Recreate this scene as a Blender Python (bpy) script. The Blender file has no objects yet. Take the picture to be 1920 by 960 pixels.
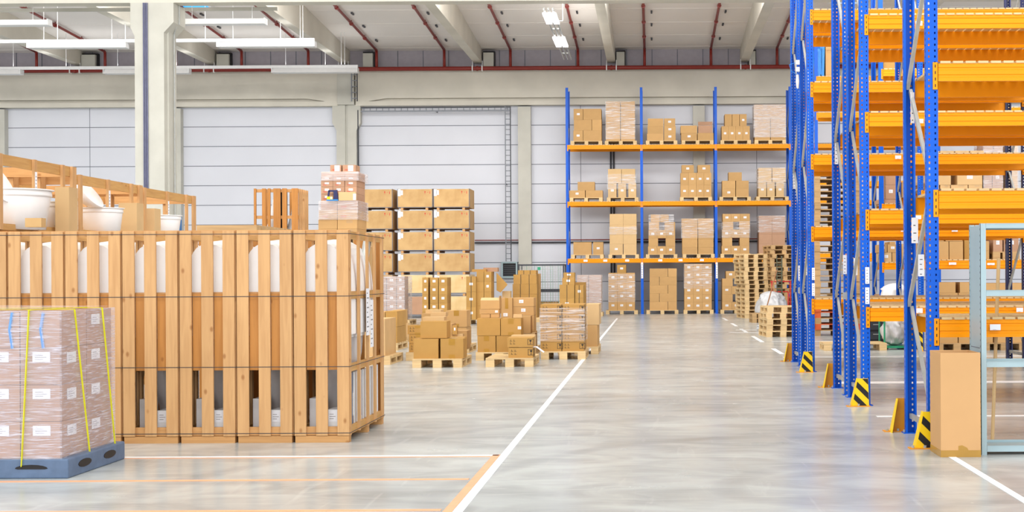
import bpy, bmesh, math, random
from mathutils import Vector, Matrix
random.seed(7)
sc = bpy.context.scene
COL = sc.collection
# ---------------------------------------------------------------- camera, world, light
FPX, HCAM, CX, CY, TH = 2600.0, 1.47, 1224.0, 516.0, 0.0055
cam_d = bpy.data.cameras.new('camera')
cam = bpy.data.objects.new('camera', cam_d); COL.objects.link(cam)
cam.location = (0, 0, HCAM)
cam_d.sensor_width = 36.0
cam_d.lens = FPX * 36.0 / 1920.0
cam_d.shift_x = (960 - CX) / 1920.0
cam_d.shift_y = (CY - 480) / 1920.0
cam_d.clip_end = 300
cam.rotation_euler = (Matrix.Rotation(math.pi / 2, 4, 'X') @ Matrix.Rotation(-TH, 4, 'Z')).to_euler()
sc.camera = cam
vs = sc.view_settings
vs.view_transform = 'Standard'; vs.look = 'None'; vs.gamma = 1; vs.use_curve_mapping = False
vs.exposure = -0.06
sc.cycles.max_bounces = 8
sc.cycles.transparent_max_bounces = 12
sc.cycles.use_denoising = True
w = bpy.data.worlds.new('world'); sc.world = w; w.use_nodes = True
w.node_tree.nodes['Background'].inputs[0].default_value = (0.90, 0.95, 1.0, 1)
w.node_tree.nodes['Background'].inputs[1].default_value = 1.0

def area(name, loc, sx, sy, power, color=(1, 1, 1), rot=(0, 0, 0)):
    l = bpy.data.lights.new(name, 'AREA'); l.shape = 'RECTANGLE'; l.size = sx; l.size_y = sy
    l.energy = power; l.color = color
    o = bpy.data.objects.new(name, l); o.location = loc; o.rotation_euler = rot; COL.objects.link(o)
    return o
# added fill strips under the roof, tilted towards the back wall; another behind the camera
for yy, pw in ((3, 1700), (12, 2000), (20.5, 2300), (28.5, 1900)):
    area('added_roof_fill', (-2, yy, 10.9), 44, 2.4, pw, (1.0, 0.985, 0.96), (math.radians(45), 0, 0))
for k in range(-6, 4):                       # one skylight in each roof bay just behind the girder
    area('bay_skylight_daylight', (-1.63 + (k + .5) * 5.22, 42.6, 10.72), 4.2, 2.6, 330, (1.0, 0.985, 0.965), (math.radians(30), 0, 0))
area('added_front_fill', (-3, -5.5, 5.5), 50, 9, 2900, (0.95, 0.97, 1.0), (math.radians(90), 0, 0))  # added frontal fill behind the camera, no window is built there

# ---------------------------------------------------------------- photo measurement helpers (metres from measured positions)
def PX(px, D, z=HCAM):                       # world x of something seen at px, D metres away, at height z
    v = (z - HCAM) * FPX / D
    return (px - CX + v * TH) * D / FPX
def PZ(px, py, D):
    return HCAM + ((CY - py) - (px - CX) * TH) * D / FPX
def GD(px, py):                              # distance of a floor point
    return -HCAM * FPX / ((CY - py) - (px - CX) * TH)

# ---------------------------------------------------------------- materials
MATS = {}
def lin(c):
    return tuple(((x / 12.92) if x <= 0.04045 else ((x + 0.055) / 1.055) ** 2.4) for x in c)
def rgb(r, g, b):
    return lin((r / 255, g / 255, b / 255))
def mat(name, col, rough=0.6, metal=0.0, var=0.06, vscale=6.0, stretch=(1, 1, 1), col2=None, bump=0.0, spec=0.4, objvar=0.0, detail=3.0, ramp=(0.35, 0.65)):
    if name in MATS: return MATS[name]
    m = bpy.data.materials.new(name); m.use_nodes = True
    nt = m.node_tree; N = nt.nodes; L = nt.links
    b = N['Principled BSDF']
    b.inputs['Roughness'].default_value = rough
    b.inputs['Metallic'].default_value = metal
    b.inputs['Specular IOR Level'].default_value = spec
    tc = N.new('ShaderNodeTexCoord'); mp = N.new('ShaderNodeMapping')
    mp.inputs['Scale'].default_value = stretch
    L.new(tc.outputs['Object'], mp.inputs[0])
    nz = N.new('ShaderNodeTexNoise'); nz.inputs['Scale'].default_value = vscale; nz.inputs['Detail'].default_value = detail
    L.new(mp.outputs[0], nz.inputs[0])
    rp = N.new('ShaderNodeValToRGB')
    c2 = col2 if col2 else tuple(min(1, x * (1 + var)) for x in col)
    c1 = col if col2 else tuple(x * (1 - var) for x in col)
    rp.color_ramp.elements[0].position = ramp[0]; rp.color_ramp.elements[0].color = (*c1, 1)
    rp.color_ramp.elements[1].position = ramp[1]; rp.color_ramp.elements[1].color = (*c2, 1)
    L.new(nz.outputs[0], rp.inputs[0])
    out = rp.outputs[0]
    if objvar:
        oi = N.new('ShaderNodeObjectInfo'); hs = N.new('ShaderNodeHueSaturation')
        mr = N.new('ShaderNodeMapRange'); mr.inputs[3].default_value = 1 - objvar; mr.inputs[4].default_value = 1 + objvar
        L.new(oi.outputs['Random'], mr.inputs[0]); L.new(mr.outputs[0], hs.inputs['Value'])
        L.new(out, hs.inputs['Color']); out = hs.outputs[0]
    L.new(out, b.inputs['Base Color'])
    if bump:
        bp = N.new('ShaderNodeBump'); bp.inputs['Strength'].default_value = bump; bp.inputs['Distance'].default_value = 0.01
        L.new(nz.outputs[0], bp.inputs['Height']); L.new(bp.outputs[0], b.inputs['Normal'])
    MATS[name] = m
    return m
def wood(name, col, dark, axis='Z', scale=3.0, knots=True, rough=0.6, objvar=0.05):
    """softwood board: grain lines along one axis, with scattered knots"""
    if name in MATS: return MATS[name]
    m = bpy.data.materials.new(name); m.use_nodes = True
    nt = m.node_tree; N = nt.nodes; L = nt.links
    b = N['Principled BSDF']; b.inputs['Roughness'].default_value = rough; b.inputs['Specular IOR Level'].default_value = 0.3
    tc = N.new('ShaderNodeTexCoord'); mp = N.new('ShaderNodeMapping')
    s = {'Z': (9, 9, 0.7), 'X': (0.7, 9, 9), 'Y': (9, 0.7, 9)}[axis]
    mp.inputs['Scale'].default_value = s
    oi = N.new('ShaderNodeObjectInfo'); ad = N.new('ShaderNodeVectorMath'); ad.operation = 'ADD'
    L.new(tc.outputs['Object'], ad.inputs[0]); ms = N.new('ShaderNodeMath'); ms.operation = 'MULTIPLY'; ms.inputs[1].default_value = 30
    L.new(oi.outputs['Random'], ms.inputs[0]); L.new(ms.outputs[0], ad.inputs[1]); L.new(ad.outputs[0], mp.inputs[0])
    nz = N.new('ShaderNodeTexNoise'); nz.inputs['Scale'].default_value = scale; nz.inputs['Detail'].default_value = 5; nz.inputs['Distortion'].default_value = 0.6
    L.new(mp.outputs[0], nz.inputs[0])
    rp = N.new('ShaderNodeValToRGB')
    rp.color_ramp.elements[0].position = 0.3; rp.color_ramp.elements[0].color = (*[a * 0.72 + c * 0.28 for a, c in zip(col, dark)], 1)
    rp.color_ramp.elements[1].position = 0.62; rp.color_ramp.elements[1].color = (*col, 1)
    L.new(nz.outputs[0], rp.inputs[0])
    out = rp.outputs[0]
    if knots:
        mp2 = N.new('ShaderNodeMapping'); mp2.inputs['Scale'].default_value = {'Z': (1.6, 1.6, 1), 'X': (1, 1.6, 1.6), 'Y': (1.6, 1, 1.6)}[axis]
        L.new(ad.outputs[0], mp2.inputs[0])
        vo = N.new('ShaderNodeTexVoronoi'); vo.inputs['Scale'].default_value = 4.2
        L.new(mp2.outputs[0], vo.inputs[0])
        r2 = N.new('ShaderNodeValToRGB')
        r2.color_ramp.elements[0].position = 0.05; r2.color_ramp.elements[0].color = (1, 1, 1, 1)
        r2.color_ramp.elements[1].position = 0.13; r2.color_ramp.elements[1].color = (0, 0, 0, 1)
        L.new(vo.outputs['Distance'], r2.inputs[0])
        mx = N.new('ShaderNodeMixRGB'); mx.inputs[2].default_value = (*dark, 1)
        mm = N.new('ShaderNodeMath'); mm.operation = 'MULTIPLY'; mm.inputs[1].default_value = 0.7
        L.new(r2.outputs[0], mm.inputs[0]); L.new(mm.outputs[0], mx.inputs[0]); L.new(out, mx.inputs[1]); out = mx.outputs[0]
    hs = N.new('ShaderNodeHueSaturation'); mr = N.new('ShaderNodeMapRange')
    mr.inputs[3].default_value = 1 - objvar; mr.inputs[4].default_value = 1 + objvar
    L.new(oi.outputs['Random'], mr.inputs[0]); L.new(mr.outputs[0], hs.inputs['Value']); L.new(out, hs.inputs['Color'])
    L.new(hs.outputs[0], b.inputs['Base Color'])
    MATS[name] = m
    return m

CARD = mat('cardboard', rgb(200, 159, 106), 0.75, var=0.04, vscale=3, objvar=0.07, spec=0.2)
CARD_O = mat('cardboard_ochre', rgb(185, 142, 78), 0.7, var=0.05, vscale=3, objvar=0.06, spec=0.25)
CARD_P = mat('cardboard_pale', rgb(212, 178, 130), 0.75, var=0.04, vscale=3, objvar=0.05, spec=0.2)
CARD_R = mat('cardboard_reddish', rgb(184, 144, 116), 0.75, var=0.05, vscale=3, objvar=0.05, spec=0.2)
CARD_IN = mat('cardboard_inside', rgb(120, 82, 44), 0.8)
TAPE = mat('brown_tape', rgb(176, 132, 50), 0.3, spec=0.5)
PAPER = mat('paper', rgb(240, 240, 244), 0.7, var=0.02)
INK = mat('ink', rgb(60, 52, 44), 0.7)
INKG = mat('grey_ink', rgb(150, 145, 145), 0.7)
RED = mat('red_ink', rgb(205, 50, 45), 0.6)
PINE_Z = wood('pine_upright', rgb(210, 164, 112), rgb(150, 94, 46), 'Z')
PINE_X = wood('pine_crossways', rgb(206, 156, 100), rgb(150, 92, 42), 'X')
PINE_Y = wood('pine_lengthways', rgb(206, 160, 98), rgb(150, 92, 42), 'Y')
PINE_D = wood('pine_amber', rgb(190, 130, 66), rgb(120, 66, 24), 'Z')
PAL = wood('pallet_wood', rgb(226, 196, 146), rgb(150, 110, 66), 'X', knots=False, objvar=0.1)
PAL_O = wood('pallet_wood_weathered', rgb(196, 160, 112), rgb(110, 78, 46), 'X', knots=False, objvar=0.14)
PAL_R = mat('pallet_wood_red', rgb(205, 92, 48), 0.7, var=0.1)
PLY = mat('plywood', rgb(204, 166, 112), 0.65, vscale=2.2, col2=rgb(176, 134, 80), detail=6, objvar=0.05, stretch=(1, 1, 0.8), ramp=(0.38, 0.75))
PLY_L = mat('plywood_light', rgb(232, 202, 150), 0.65, vscale=2.2, col2=rgb(214, 178, 120), detail=6)
BLUE = mat('blue_enamel', rgb(0, 90, 205), 0.4, var=0.04, vscale=1.5, spec=0.25)
BLUE_D = mat('navy_and_shaded_blue', rgb(26, 30, 84), 0.4, var=0.04, vscale=1.5, spec=0.5)  # true navy on the hand tool, painted shade on rack uprights
ORANGE = mat('orange_enamel', rgb(250, 154, 0), 0.4, var=0.03, vscale=1.2, spec=0.2)
GALV = mat('galvanised_steel', rgb(182, 184, 182), 0.42, metal=0.35, var=0.08, vscale=8)
GREY_S = mat('grey_blue_enamel', rgb(164, 186, 192), 0.42, var=0.04, vscale=3)
BLACK = mat('black_plastic', rgb(26, 24, 26), 0.5)
DARKST = mat('dark_steel', rgb(62, 64, 70), 0.5, metal=0.3)
YEL = mat('yellow_paint', rgb(250, 208, 10), 0.5, var=0.05)
YELS = mat('yellow_strap', rgb(232, 228, 40), 0.45)
AMB = mat('amber_paint', rgb(226, 150, 30), 0.5, var=0.06)
CONC = mat('concrete', rgb(196, 194, 184), 0.75, var=0.05, vscale=1.6, detail=6, bump=0.15)
CONC_W = mat('concrete_warm', rgb(212, 207, 194), 0.75, var=0.05, vscale=0.9, detail=6, bump=0.1)
REDP = mat('red_pipe_paint', rgb(136, 44, 36), 0.4, var=0.05)
WHITE = mat('white_gelcoat', rgb(252, 250, 248), 0.3, var=0.02, spec=0.5)
WHITE_G = mat('grey_gelcoat', rgb(205, 200, 198), 0.4, var=0.06)
WHITEM = mat('white_enamel', rgb(232, 232, 232), 0.4, var=0.02)
PANEL = mat('wall_panel_grey', rgb(214, 216, 224), 0.5, var=0.02, vscale=0.5)
ROOFM = mat('roof_sheet', rgb(240, 234, 228), 0.55, var=0.02, vscale=0.5)
SEAM = mat('dark_seam', rgb(110, 114, 124), 0.7)
GREEN = mat('green_frame', rgb(40, 150, 110), 0.4)
BLUEPL = mat('blue_plastic', rgb(40, 140, 225), 0.4)
GREYPL = mat('slate_plastic', rgb(92, 112, 140), 0.5, var=0.1, vscale=10)
REDM = mat('red_enamel', rgb(200, 50, 45), 0.4)
SILVER = mat('silver_film', rgb(206, 206, 208), 0.3, var=0.1, vscale=7, bump=1.0, spec=0.7, detail=5)

def wrapmat(name, base, streak, ang, sc_=1.0, col=(0.92, 0.9, 0.92), milk=0.0):
    m = bpy.data.materials.new(name); m.use_nodes = True
    nt = m.node_tree; N = nt.nodes; L = nt.links
    b = N['Principled BSDF']; out = N['Material Output']
    b.inputs['Base Color'].default_value = (*col, 1); b.inputs['Roughness'].default_value = 0.22; b.inputs['Specular IOR Level'].default_value = 0.8
    tr = N.new('ShaderNodeBsdfTransparent'); mx = N.new('ShaderNodeMixShader')
    tc = N.new('ShaderNodeTexCoord'); fs = []
    for k, (a, s) in enumerate(((ang, 1.0), (-ang * 0.6, 1.7), (0.02, 2.3))):
        mp = N.new('ShaderNodeMapping'); mp.inputs['Rotation'].default_value = (a, a, 0); mp.inputs['Scale'].default_value = (1.1 * sc_, 1.1 * sc_, 17 * s * sc_)
        L.new(tc.outputs['Object'], mp.inputs[0])
        nz = N.new('ShaderNodeTexNoise'); nz.inputs['Scale'].default_value = 1.6; nz.inputs['Detail'].default_value = 4; nz.inputs['Distortion'].default_value = 0.4
        L.new(mp.outputs[0], nz.inputs[0])
        rp = N.new('ShaderNodeValToRGB'); rp.color_ramp.elements[0].position = 0.55; rp.color_ramp.elements[1].position = 0.74
        rp.color_ramp.elements[0].color = (0, 0, 0, 1); rp.color_ramp.elements[1].color = (1, 1, 1, 1)
        L.new(nz.outputs[0], rp.inputs[0]); fs.append(rp.outputs[0])
    a = N.new('ShaderNodeMath'); a.operation = 'MAXIMUM'; L.new(fs[0], a.inputs[0]); L.new(fs[1], a.inputs[1])
    a2 = N.new('ShaderNodeMath'); a2.operation = 'MAXIMUM'; L.new(a.outputs[0], a2.inputs[0]); L.new(fs[2], a2.inputs[1])
    c = N.new('ShaderNodeMath'); c.operation = 'MULTIPLY_ADD'; c.inputs[1].default_value = streak; c.inputs[2].default_value = base; c.use_clamp = True
    L.new(a2.outputs[0], c.inputs[0])
    L.new(c.outputs[0], mx.inputs[0]); L.new(tr.outputs[0], mx.inputs[1]); L.new(b.outputs[0], mx.inputs[2])
    L.new(mx.outputs[0], out.inputs[0])
    MATS[name] = m
    return m
WRAP = wrapmat('stretch_film', 0.10, 0.75, 0.14)
WRAP_M = wrapmat('stretch_film_milky', 0.30, 0.5, 0.08, sc_=1.5, col=(0.8, 0.77, 0.79))
WRAP_N = wrapmat('stretch_film_near', 0.24, 0.62, 0.05, sc_=3.0, col=(0.74, 0.72, 0.82))
LADM = mat('ladder_steel', rgb(128, 132, 140), .5)

# ---------------------------------------------------------------- mesh builder
class MB:
    def __init__(s): s.v = []; s.f = []; s.m = []; s.mats = []
    def mi(s, m):
        if m not in s.mats: s.mats.append(m)
        return s.mats.index(m)
    def add(s, vs, fs, m):
        o = len(s.v); s.v += [tuple(p) for p in vs]; k = s.mi(m)
        for f in fs: s.f.append(tuple(i + o for i in f)); s.m.append(k)
        return s
    def box(s, x0, y0, z0, x1, y1, z1, m, M=None):
        x0, x1 = min(x0, x1), max(x0, x1); y0, y1 = min(y0, y1), max(y0, y1); z0, z1 = min(z0, z1), max(z0, z1)
        vs = [Vector(p) for p in ((x0, y0, z0), (x1, y0, z0), (x1, y1, z0), (x0, y1, z0), (x0, y0, z1), (x1, y0, z1), (x1, y1, z1), (x0, y1, z1))]
        if M is not None: vs = [M @ p for p in vs]
        return s.add(vs, [(0, 3, 2, 1), (4, 5, 6, 7), (0, 1, 5, 4), (1, 2, 6, 5), (2, 3, 7, 6), (3, 0, 4, 7)], m)
    def bar(s, p0, p1, wx, wy, m):           # rectangular bar between two points
        p0 = Vector(p0); p1 = Vector(p1); d = p1 - p0
        q = d.to_track_quat('Z', 'Y').to_matrix().to_4x4(); M = Matrix.Translation(p0) @ q
        return s.box(-wx / 2, -wy / 2, 0, wx / 2, wy / 2, d.length, m, M)
    def tube(s, p0, p1, r, m, n=8, r1=None, caps=True):
        p0 = Vector(p0); p1 = Vector(p1); d = p1 - p0; q = d.to_track_quat('Z', 'Y')
        r1 = r if r1 is None else r1
        vs = []
        for P, R in ((p0, r), (p1, r1)):
            for i in range(n):
                a = 2 * math.pi * i / n; vs.append(P + q @ Vector((R * math.cos(a), R * math.sin(a), 0)))
        fs = [(i, (i + 1) % n, n + (i + 1) % n, n + i) for i in range(n)]
        if caps: fs += [tuple(range(n - 1, -1, -1)), tuple(range(n, 2 * n))]
        return s.add(vs, fs, m)
    def lathe(s, prof, m, n=20, M=None, arc=2 * math.pi):
        vs = []; full = abs(arc - 2 * math.pi) < 1e-6; k = n if full else n + 1
        for r, z in prof:
            for i in range(k):
                a = arc * i / n; vs.append(Vector((r * math.cos(a), r * math.sin(a), z)))
        if M is not None: vs = [M @ p for p in vs]
        fs = []
        for j in range(len(prof) - 1):
            for i in range(n if full else n):
                i2 = (i + 1) % k
                fs.append((j * k + i, j * k + i2, (j + 1) * k + i2, (j + 1) * k + i))
        return s.add(vs, fs, m)
    def prism(s, poly, axis, a, b, m):       # poly: 2-D points in the other two axes
        def P(p, t):
            return {'X': (t, p[0], p[1]), 'Y': (p[0], t, p[1]), 'Z': (p[0], p[1], t)}[axis]
        n = len(poly); vs = [P(p, a) for p in poly] + [P(p, b) for p in poly]
        fs = [(i, (i + 1) % n, n + (i + 1) % n, n + i) for i in range(n)] + [tuple(range(n - 1, -1, -1)), tuple(range(n, 2 * n))]
        return s.add(vs, fs, m)
    def mesh(s, name, smooth=False):
        me = bpy.data.meshes.new(name); me.from_pydata(s.v, [], s.f)
        for m in s.mats: me.materials.append(m)
        me.polygons.foreach_set('material_index', s.m)
        bm = bmesh.new(); bm.from_mesh(me); bmesh.ops.recalc_face_normals(bm, faces=bm.faces[:]); bm.to_mesh(me); bm.free()
        if smooth: me.polygons.foreach_set('use_smooth', [True] * len(me.polygons))
        me.update(); return me
    def build(s, name, parent=None, loc=(0, 0, 0), rz=0, smooth=False, bevel=0):
        return link(name, s.mesh(name, smooth), parent, loc, rz, bevel)
def link(name, me, parent=None, loc=(0, 0, 0), rz=0, bevel=0):
    o = bpy.data.objects.new(name, me); COL.objects.link(o); o.parent = parent
    o.location = loc; o.rotation_euler = (0, 0, rz)
    if bevel:
        b = o.modifiers.new('bevel', 'BEVEL'); b.width = bevel; b.segments = 2; b.limit_method = 'ANGLE'
    return o
def tag(o, label=None, cat=None, group=None, kind=None):
    if label: o['label'] = label
    if cat: o['category'] = cat
    if group: o['group'] = group
    if kind: o['kind'] = kind
    return o
def thing(name, label, cat, loc=(0, 0, 0), rz=0, group=None):
    o = bpy.data.objects.new(name, None); COL.objects.link(o); o.location = loc; o.rotation_euler = (0, 0, rz)
    o.empty_display_size = 0.2
    return tag(o, label, cat, group)
def struct(name, mb, loc=(0, 0, 0), label=None, smooth=False):
    o = mb.build(name, None, loc, smooth=smooth); o['kind'] = 'structure'
    if label: o['label'] = label
    return o
def children_of(o): return [c for c in bpy.data.objects if c.parent == o]
KIDS = {}
def copy_tree(o, loc=None, rz=None, label=None, group=None, parent=None):
    c = o.copy(); COL.objects.link(c)
    if parent is not None: c.parent = parent
    if loc is not None: c.location = loc
    if rz is not None: c.rotation_euler = (0, 0, rz)
    if label: c['label'] = label
    if group: c['group'] = group
    if o.name not in KIDS: KIDS[o.name] = children_of(o)
    for ch in KIDS[o.name]: copy_tree(ch, parent=c)
    return c
_u = ['', 'first', 'second', 'third', 'fourth', 'fifth', 'sixth', 'seventh', 'eighth', 'ninth', 'tenth', 'eleventh', 'twelfth', 'thirteenth', 'fourteenth', 'fifteenth', 'sixteenth', 'seventeenth', 'eighteenth', 'nineteenth']
def nth(n):
    if n < 20: return _u[n]
    return {20: 'twentieth', 30: 'thirtieth'}[n] if n % 10 == 0 else {2: 'twenty', 3: 'thirty'}[n // 10] + ' ' + _u[n % 10]
def rowword(i, n, a='bottom', b='top'):
    if n == 1: return ''
    if i == 0: return a
    if i == n - 1: return b
    if n == 3: return 'middle'
    return nth(i + 1)

def pieces(name, boxes, m, parent, bevel=0):
    """each box a part of its own under parent"""
    for b in boxes:
        c = [(b[k] + b[k + 3]) / 2 for k in range(3)]; q = MB(); q.box(b[0] - c[0], b[1] - c[1], b[2] - c[2], b[3] - c[0], b[4] - c[1], b[5] - c[2], m)
        q.build(name, parent, c, bevel=bevel)
# ================================================================= ROOM
WALLD = 54.6
XL, XR, YN = -34.0, 26.0, -6.0
# floor material: polished grey concrete with scuffs
def floor_material():
    m = bpy.data.materials.new('polished_concrete'); m.use_nodes = True
    nt = m.node_tree; N = nt.nodes; L = nt.links; b = N['Principled BSDF']
    tc = N.new('ShaderNodeTexCoord')
    def noise(scale, stretch, rot, detail=5, dist=0.0):
        mp = N.new('ShaderNodeMapping'); mp.inputs['Scale'].default_value = stretch; mp.inputs['Rotation'].default_value = (0, 0, rot)
        L.new(tc.outputs['Object'], mp.inputs[0])
        n = N.new('ShaderNodeTexNoise'); n.inputs['Scale'].default_value = scale; n.inputs['Detail'].default_value = detail; n.inputs['Distortion'].default_value = dist
        L.new(mp.outputs[0], n.inputs[0]); return n.outputs[0]
    def ramp(src, p0, c0, p1, c1):
        r = N.new('ShaderNodeValToRGB'); r.color_ramp.elements[0].position = p0; r.color_ramp.elements[1].position = p1
        r.color_ramp.elements[0].color = (*c0, 1); r.color_ramp.elements[1].color = (*c1, 1); L.new(src, r.inputs[0]); return r.outputs[0]
    def mix(f, a, c, mode='MIX', fac=None):
        x = N.new('ShaderNodeMixRGB'); x.blend_type = mode
        if fac is not None: x.inputs[0].default_value = fac
        else: L.new(f, x.inputs[0])
        L.new(a, x.inputs[1]); L.new(c, x.inputs[2]); return x.outputs[0]
    base = ramp(noise(0.35, (1, 1, 1), 0), 0.35, rgb(176, 181, 181), 0.65, rgb(200, 205, 203))
    blot = ramp(noise(1.3, (1, 1.6, 1), 0.3, 7, 0.8), 0.36, (0.78, 0.78, 0.78), 0.62, (1.04, 1.04, 1.04))
    c = mix(None, base, blot, 'MULTIPLY', 1.0)
    for sc_, st, rot in ((0.9, (1, 9, 1), 0.35), (1.1, (1, 11, 1), -0.5), (0.7, (9, 1, 1), 0.15)):
        s = ramp(noise(sc_, st, rot, 4, 1.2), 0.60, (0, 0, 0), 0.78, (0.35, 0.35, 0.35))
        lt = N.new('ShaderNodeRGB'); lt.outputs[0].default_value = (*rgb(218, 220, 220), 1)
        c = mix(s, c, lt.outputs[0])
    d = ramp(noise(0.8, (1, 8, 1), 0.9, 5, 1.5), 0.66, (0, 0, 0), 0.76, (0.35, 0.35, 0.35))
    dk = N.new('ShaderNodeRGB'); dk.outputs[0].default_value = (*rgb(138, 142, 146), 1)
    c = mix(d, c, dk.outputs[0])
    # curved tyre scuffs
    mp = N.new('ShaderNodeMapping'); mp.inputs['Location'].default_value = (-1.5, -9.5, 0); L.new(tc.outputs['Object'], mp.inputs[0])
    wv = N.new('ShaderNodeTexWave'); wv.wave_type = 'RINGS'; wv.rings_direction = 'Z'; wv.inputs['Scale'].default_value = 0.16; wv.inputs['Distortion'].default_value = 2.5; wv.inputs['Detail'].default_value = 3
    L.new(mp.outputs[0], wv.inputs[0])
    r = ramp(wv.outputs['Fac'], 0.95, (0, 0, 0), 1.0, (0.28, 0.28, 0.28))
    c = mix(r, c, dk.outputs[0])
    L.new(c, b.inputs['Base Color'])
    rr = N.new('ShaderNodeMapRange'); rr.inputs[3].default_value = 0.14; rr.inputs[4].default_value = 0.34
    L.new(noise(1.2, (1, 2, 1), 0.2, 6), rr.inputs[0]); L.new(rr.outputs[0], b.inputs['Roughness'])
    b.inputs['Specular IOR Level'].default_value = 0.5
    return m
FLOORM = floor_material()
mb = MB(); mb.box(XL, YN, -0.2, XR, WALLD + 0.3, 0.0, FLOORM)
floor = struct('floor', mb)
LW = mat('white_line_paint', rgb(240, 242, 244), 0.45, var=0.05, vscale=9)
LO = mat('orange_line_paint', rgb(245, 178, 136), 0.45, var=0.06, vscale=9)
def fline(name, x0, y0, x1, y1, wd, m, z=0.003):
    p0 = Vector((x0, y0, 0)); p1 = Vector((x1, y1, 0)); d = (p1 - p0).normalized(); n = Vector((-d.y, d.x, 0)) * wd / 2
    q = MB(); q.prism([tuple((p0 - n)[:2]), tuple((p1 - n)[:2]), tuple((p1 + n)[:2]), tuple((p0 + n)[:2])], 'Z', 0.0005, z, m)
    return q.build(name, floor)
fline('white_line', -1.225, 6.5, -1.225, 47.5, 0.065, LW)
fline('orange_line', -1.29, 6.5, -1.29, 11.4, 0.06, LO)
fline('white_line', -16, 11.36, -1.27, 11.36, 0.055, LW)
fline('orange_line', -16, 11.29, -1.32, 11.29, 0.03, LO, 0.0025)
for D in (10.04, 8.72): fline('orange_line', -16, D, -1.34, D, 0.06, LO)
fline('white_line', 2.39, 5, 2.39, 11.3, 0.06, LW)
for a, b_ in ((25.6, 27.5), (30.2, 33.2), (35.2, 37.6), (39.6, 42.0), (44.6, 47.3)):
    fline('white_line', 2.38, a, 2.38, b_, 0.09, LW)
fline('white_line', 1.95, 35.4, 2.7, 35.0, 0.16, LW); fline('white_line', 2.2, 36.9, 2.75, 36.8, 0.12, LW)
fline('white_line', 2.45, 18.75, 14, 18.75, 0.35, LW)
fline('white_line', 2.3, 24.6, 14, 24.6, 0.16, LW)
fline('white_line', 2.3, 14.3, 14, 14.3, 0.10, LW)
fline('white_line', 2.6, 30.4, 4.6, 30.4, 0.10, LW)

# ---- back wall of horizontal panels
ZT = 10.35
def slope(D): return ZT + 0.054 * (WALLD - D)
mb = MB(); mb.box(XL, WALLD, -0.2, XR, WALLD + 0.25, 10.6, PANEL)
k = 0
zs = PZ(800, 272.5 + 0, WALLD); pitch = 36.75 * WALLD / FPX
z = zs
while z > 0.3: z -= pitch
while z < 8.2:
    if z > 0: mb.box(XL, WALLD - 0.004, z - 0.013, XR, WALLD + 0.01, z + 0.013, SEAM)
    z += pitch
for px in (170, 1090, 1420):
    x = PX(px, WALLD); mb.box(x - .01, WALLD - 0.003, 0, x + .01, WALLD + .01, 8.3, SEAM)
struct('wall_back', mb)
# grey clerestory band above the beam
mb = MB(); CLER = mat('clerestory_sheet', rgb(168, 162, 170), 0.6, var=0.03)
mb.box(XL, WALLD - 0.05, 9.5, XR, WALLD - 0.005, 10.42, CLER)
for i in range(60):
    x = XL + i * 1.0; mb.box(x, WALLD - 0.06, 9.5, x + 0.03, WALLD - 0.049, 10.4, SEAM)
struct('trim_1', mb)
mb = MB(); mb.box(XL - .3, YN, -0.2, XL, WALLD + .25, 13.5, PANEL); struct('wall_left', mb)
mb = MB(); mb.box(XR, YN, -0.2, XR + .3, WALLD + .25, 13.5, PANEL); struct('wall_right', mb)
# concrete spandrel beam with recessed groove
def xz_seg(x0, x1, name):
    mb = MB(); y0 = WALLD - 0.35
    mb.box(x0, y0, 8.45, x1, WALLD - 0.005, 9.66, CONC_W)
    mb.box(x0, y0, 8.16, x1, WALLD - 0.005, 8.34, CONC_W)
    mb.prism([(x0, 8.34), (x0 + .5, 8.34), (x0 + 1.2, 8.45), (x0, 8.45)], 'Y', y0, WALLD - .01, CONC_W); mb.prism([(x1, 8.34), (x1 - .5, 8.34), (x1 - 1.2, 8.45), (x1, 8.45)], 'Y', y0, WALLD - .01, CONC_W)
    mb.box(x0 + .5, y0 + 0.16, 8.34, x1 - .5, WALLD - 0.005, 8.45, CONC_W)
    struct(name, mb)
xc = PX(651, WALLD - .4)
xz_seg(xc + 0.35, XR, 'trim_2'); xz_seg(XL, xc - 0.35, 'trim_3')
# wall columns
def wallcol(px, wd, ztop, name, corbel=False, dp=0.32):
    x = PX(px, WALLD - dp); mb = MB(); y1 = WALLD - 0.002
    if corbel:
        mb.box(x - wd / 2, WALLD - dp, 0, x - .045, y1, ztop, CONC); mb.box(x + .045, WALLD - dp, 0, x + wd / 2, y1, ztop, CONC)
        mb.box(x - .045, WALLD - dp + .06, 0, x + .045, y1, ztop, CONC)
        for s in (-1, 1):
            mb.prism([(x + s * wd / 2, 7.2), (x + s * (wd / 2 + .16), 7.5), (x + s * (wd / 2 + .16), 8.2), (x + s * wd / 2, 8.2)], 'Y', WALLD - dp, y1, CONC)
        mb.box(x - .33, WALLD - dp - .12, 8.2, x + .33, y1, 9.66, CONC)
    else:
        mb.box(x - wd / 2, WALLD - dp, 0, x + wd / 2, y1, ztop, CONC)
    struct(name, mb)
wallcol(651, .78, 8.2, 'trim_4', True)
wallcol(984.5, .50, 8.1, 'trim_5'); wallcol(1312, .46, 8.1, 'trim_6'); wallcol(-2, .5, 8.1, 'trim_7'); wallcol(333, .3, 8.1, 'trim_8'); wallcol(1600, .5, 8.1, 'trim_9')
# roof sheets with a skylight strip left open behind the girder
def roofpiece(y0, y1, name):
    mb = MB(); mb.prism([(y0, slope(y0)), (y1, slope(y1)), (y1, slope(y1) + .2), (y0, slope(y0) + .2)], 'X', XL, XR, ROOFM)
    y = y0
    while y < y1:
        if y > 44: mb.box(XL, y, slope(y) - .008, XR, y + .012, slope(y) + .02, ROOFM)
        y += 2.0
    struct(name, mb)
roofpiece(YN, WALLD + .3, 'ceiling')
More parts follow.
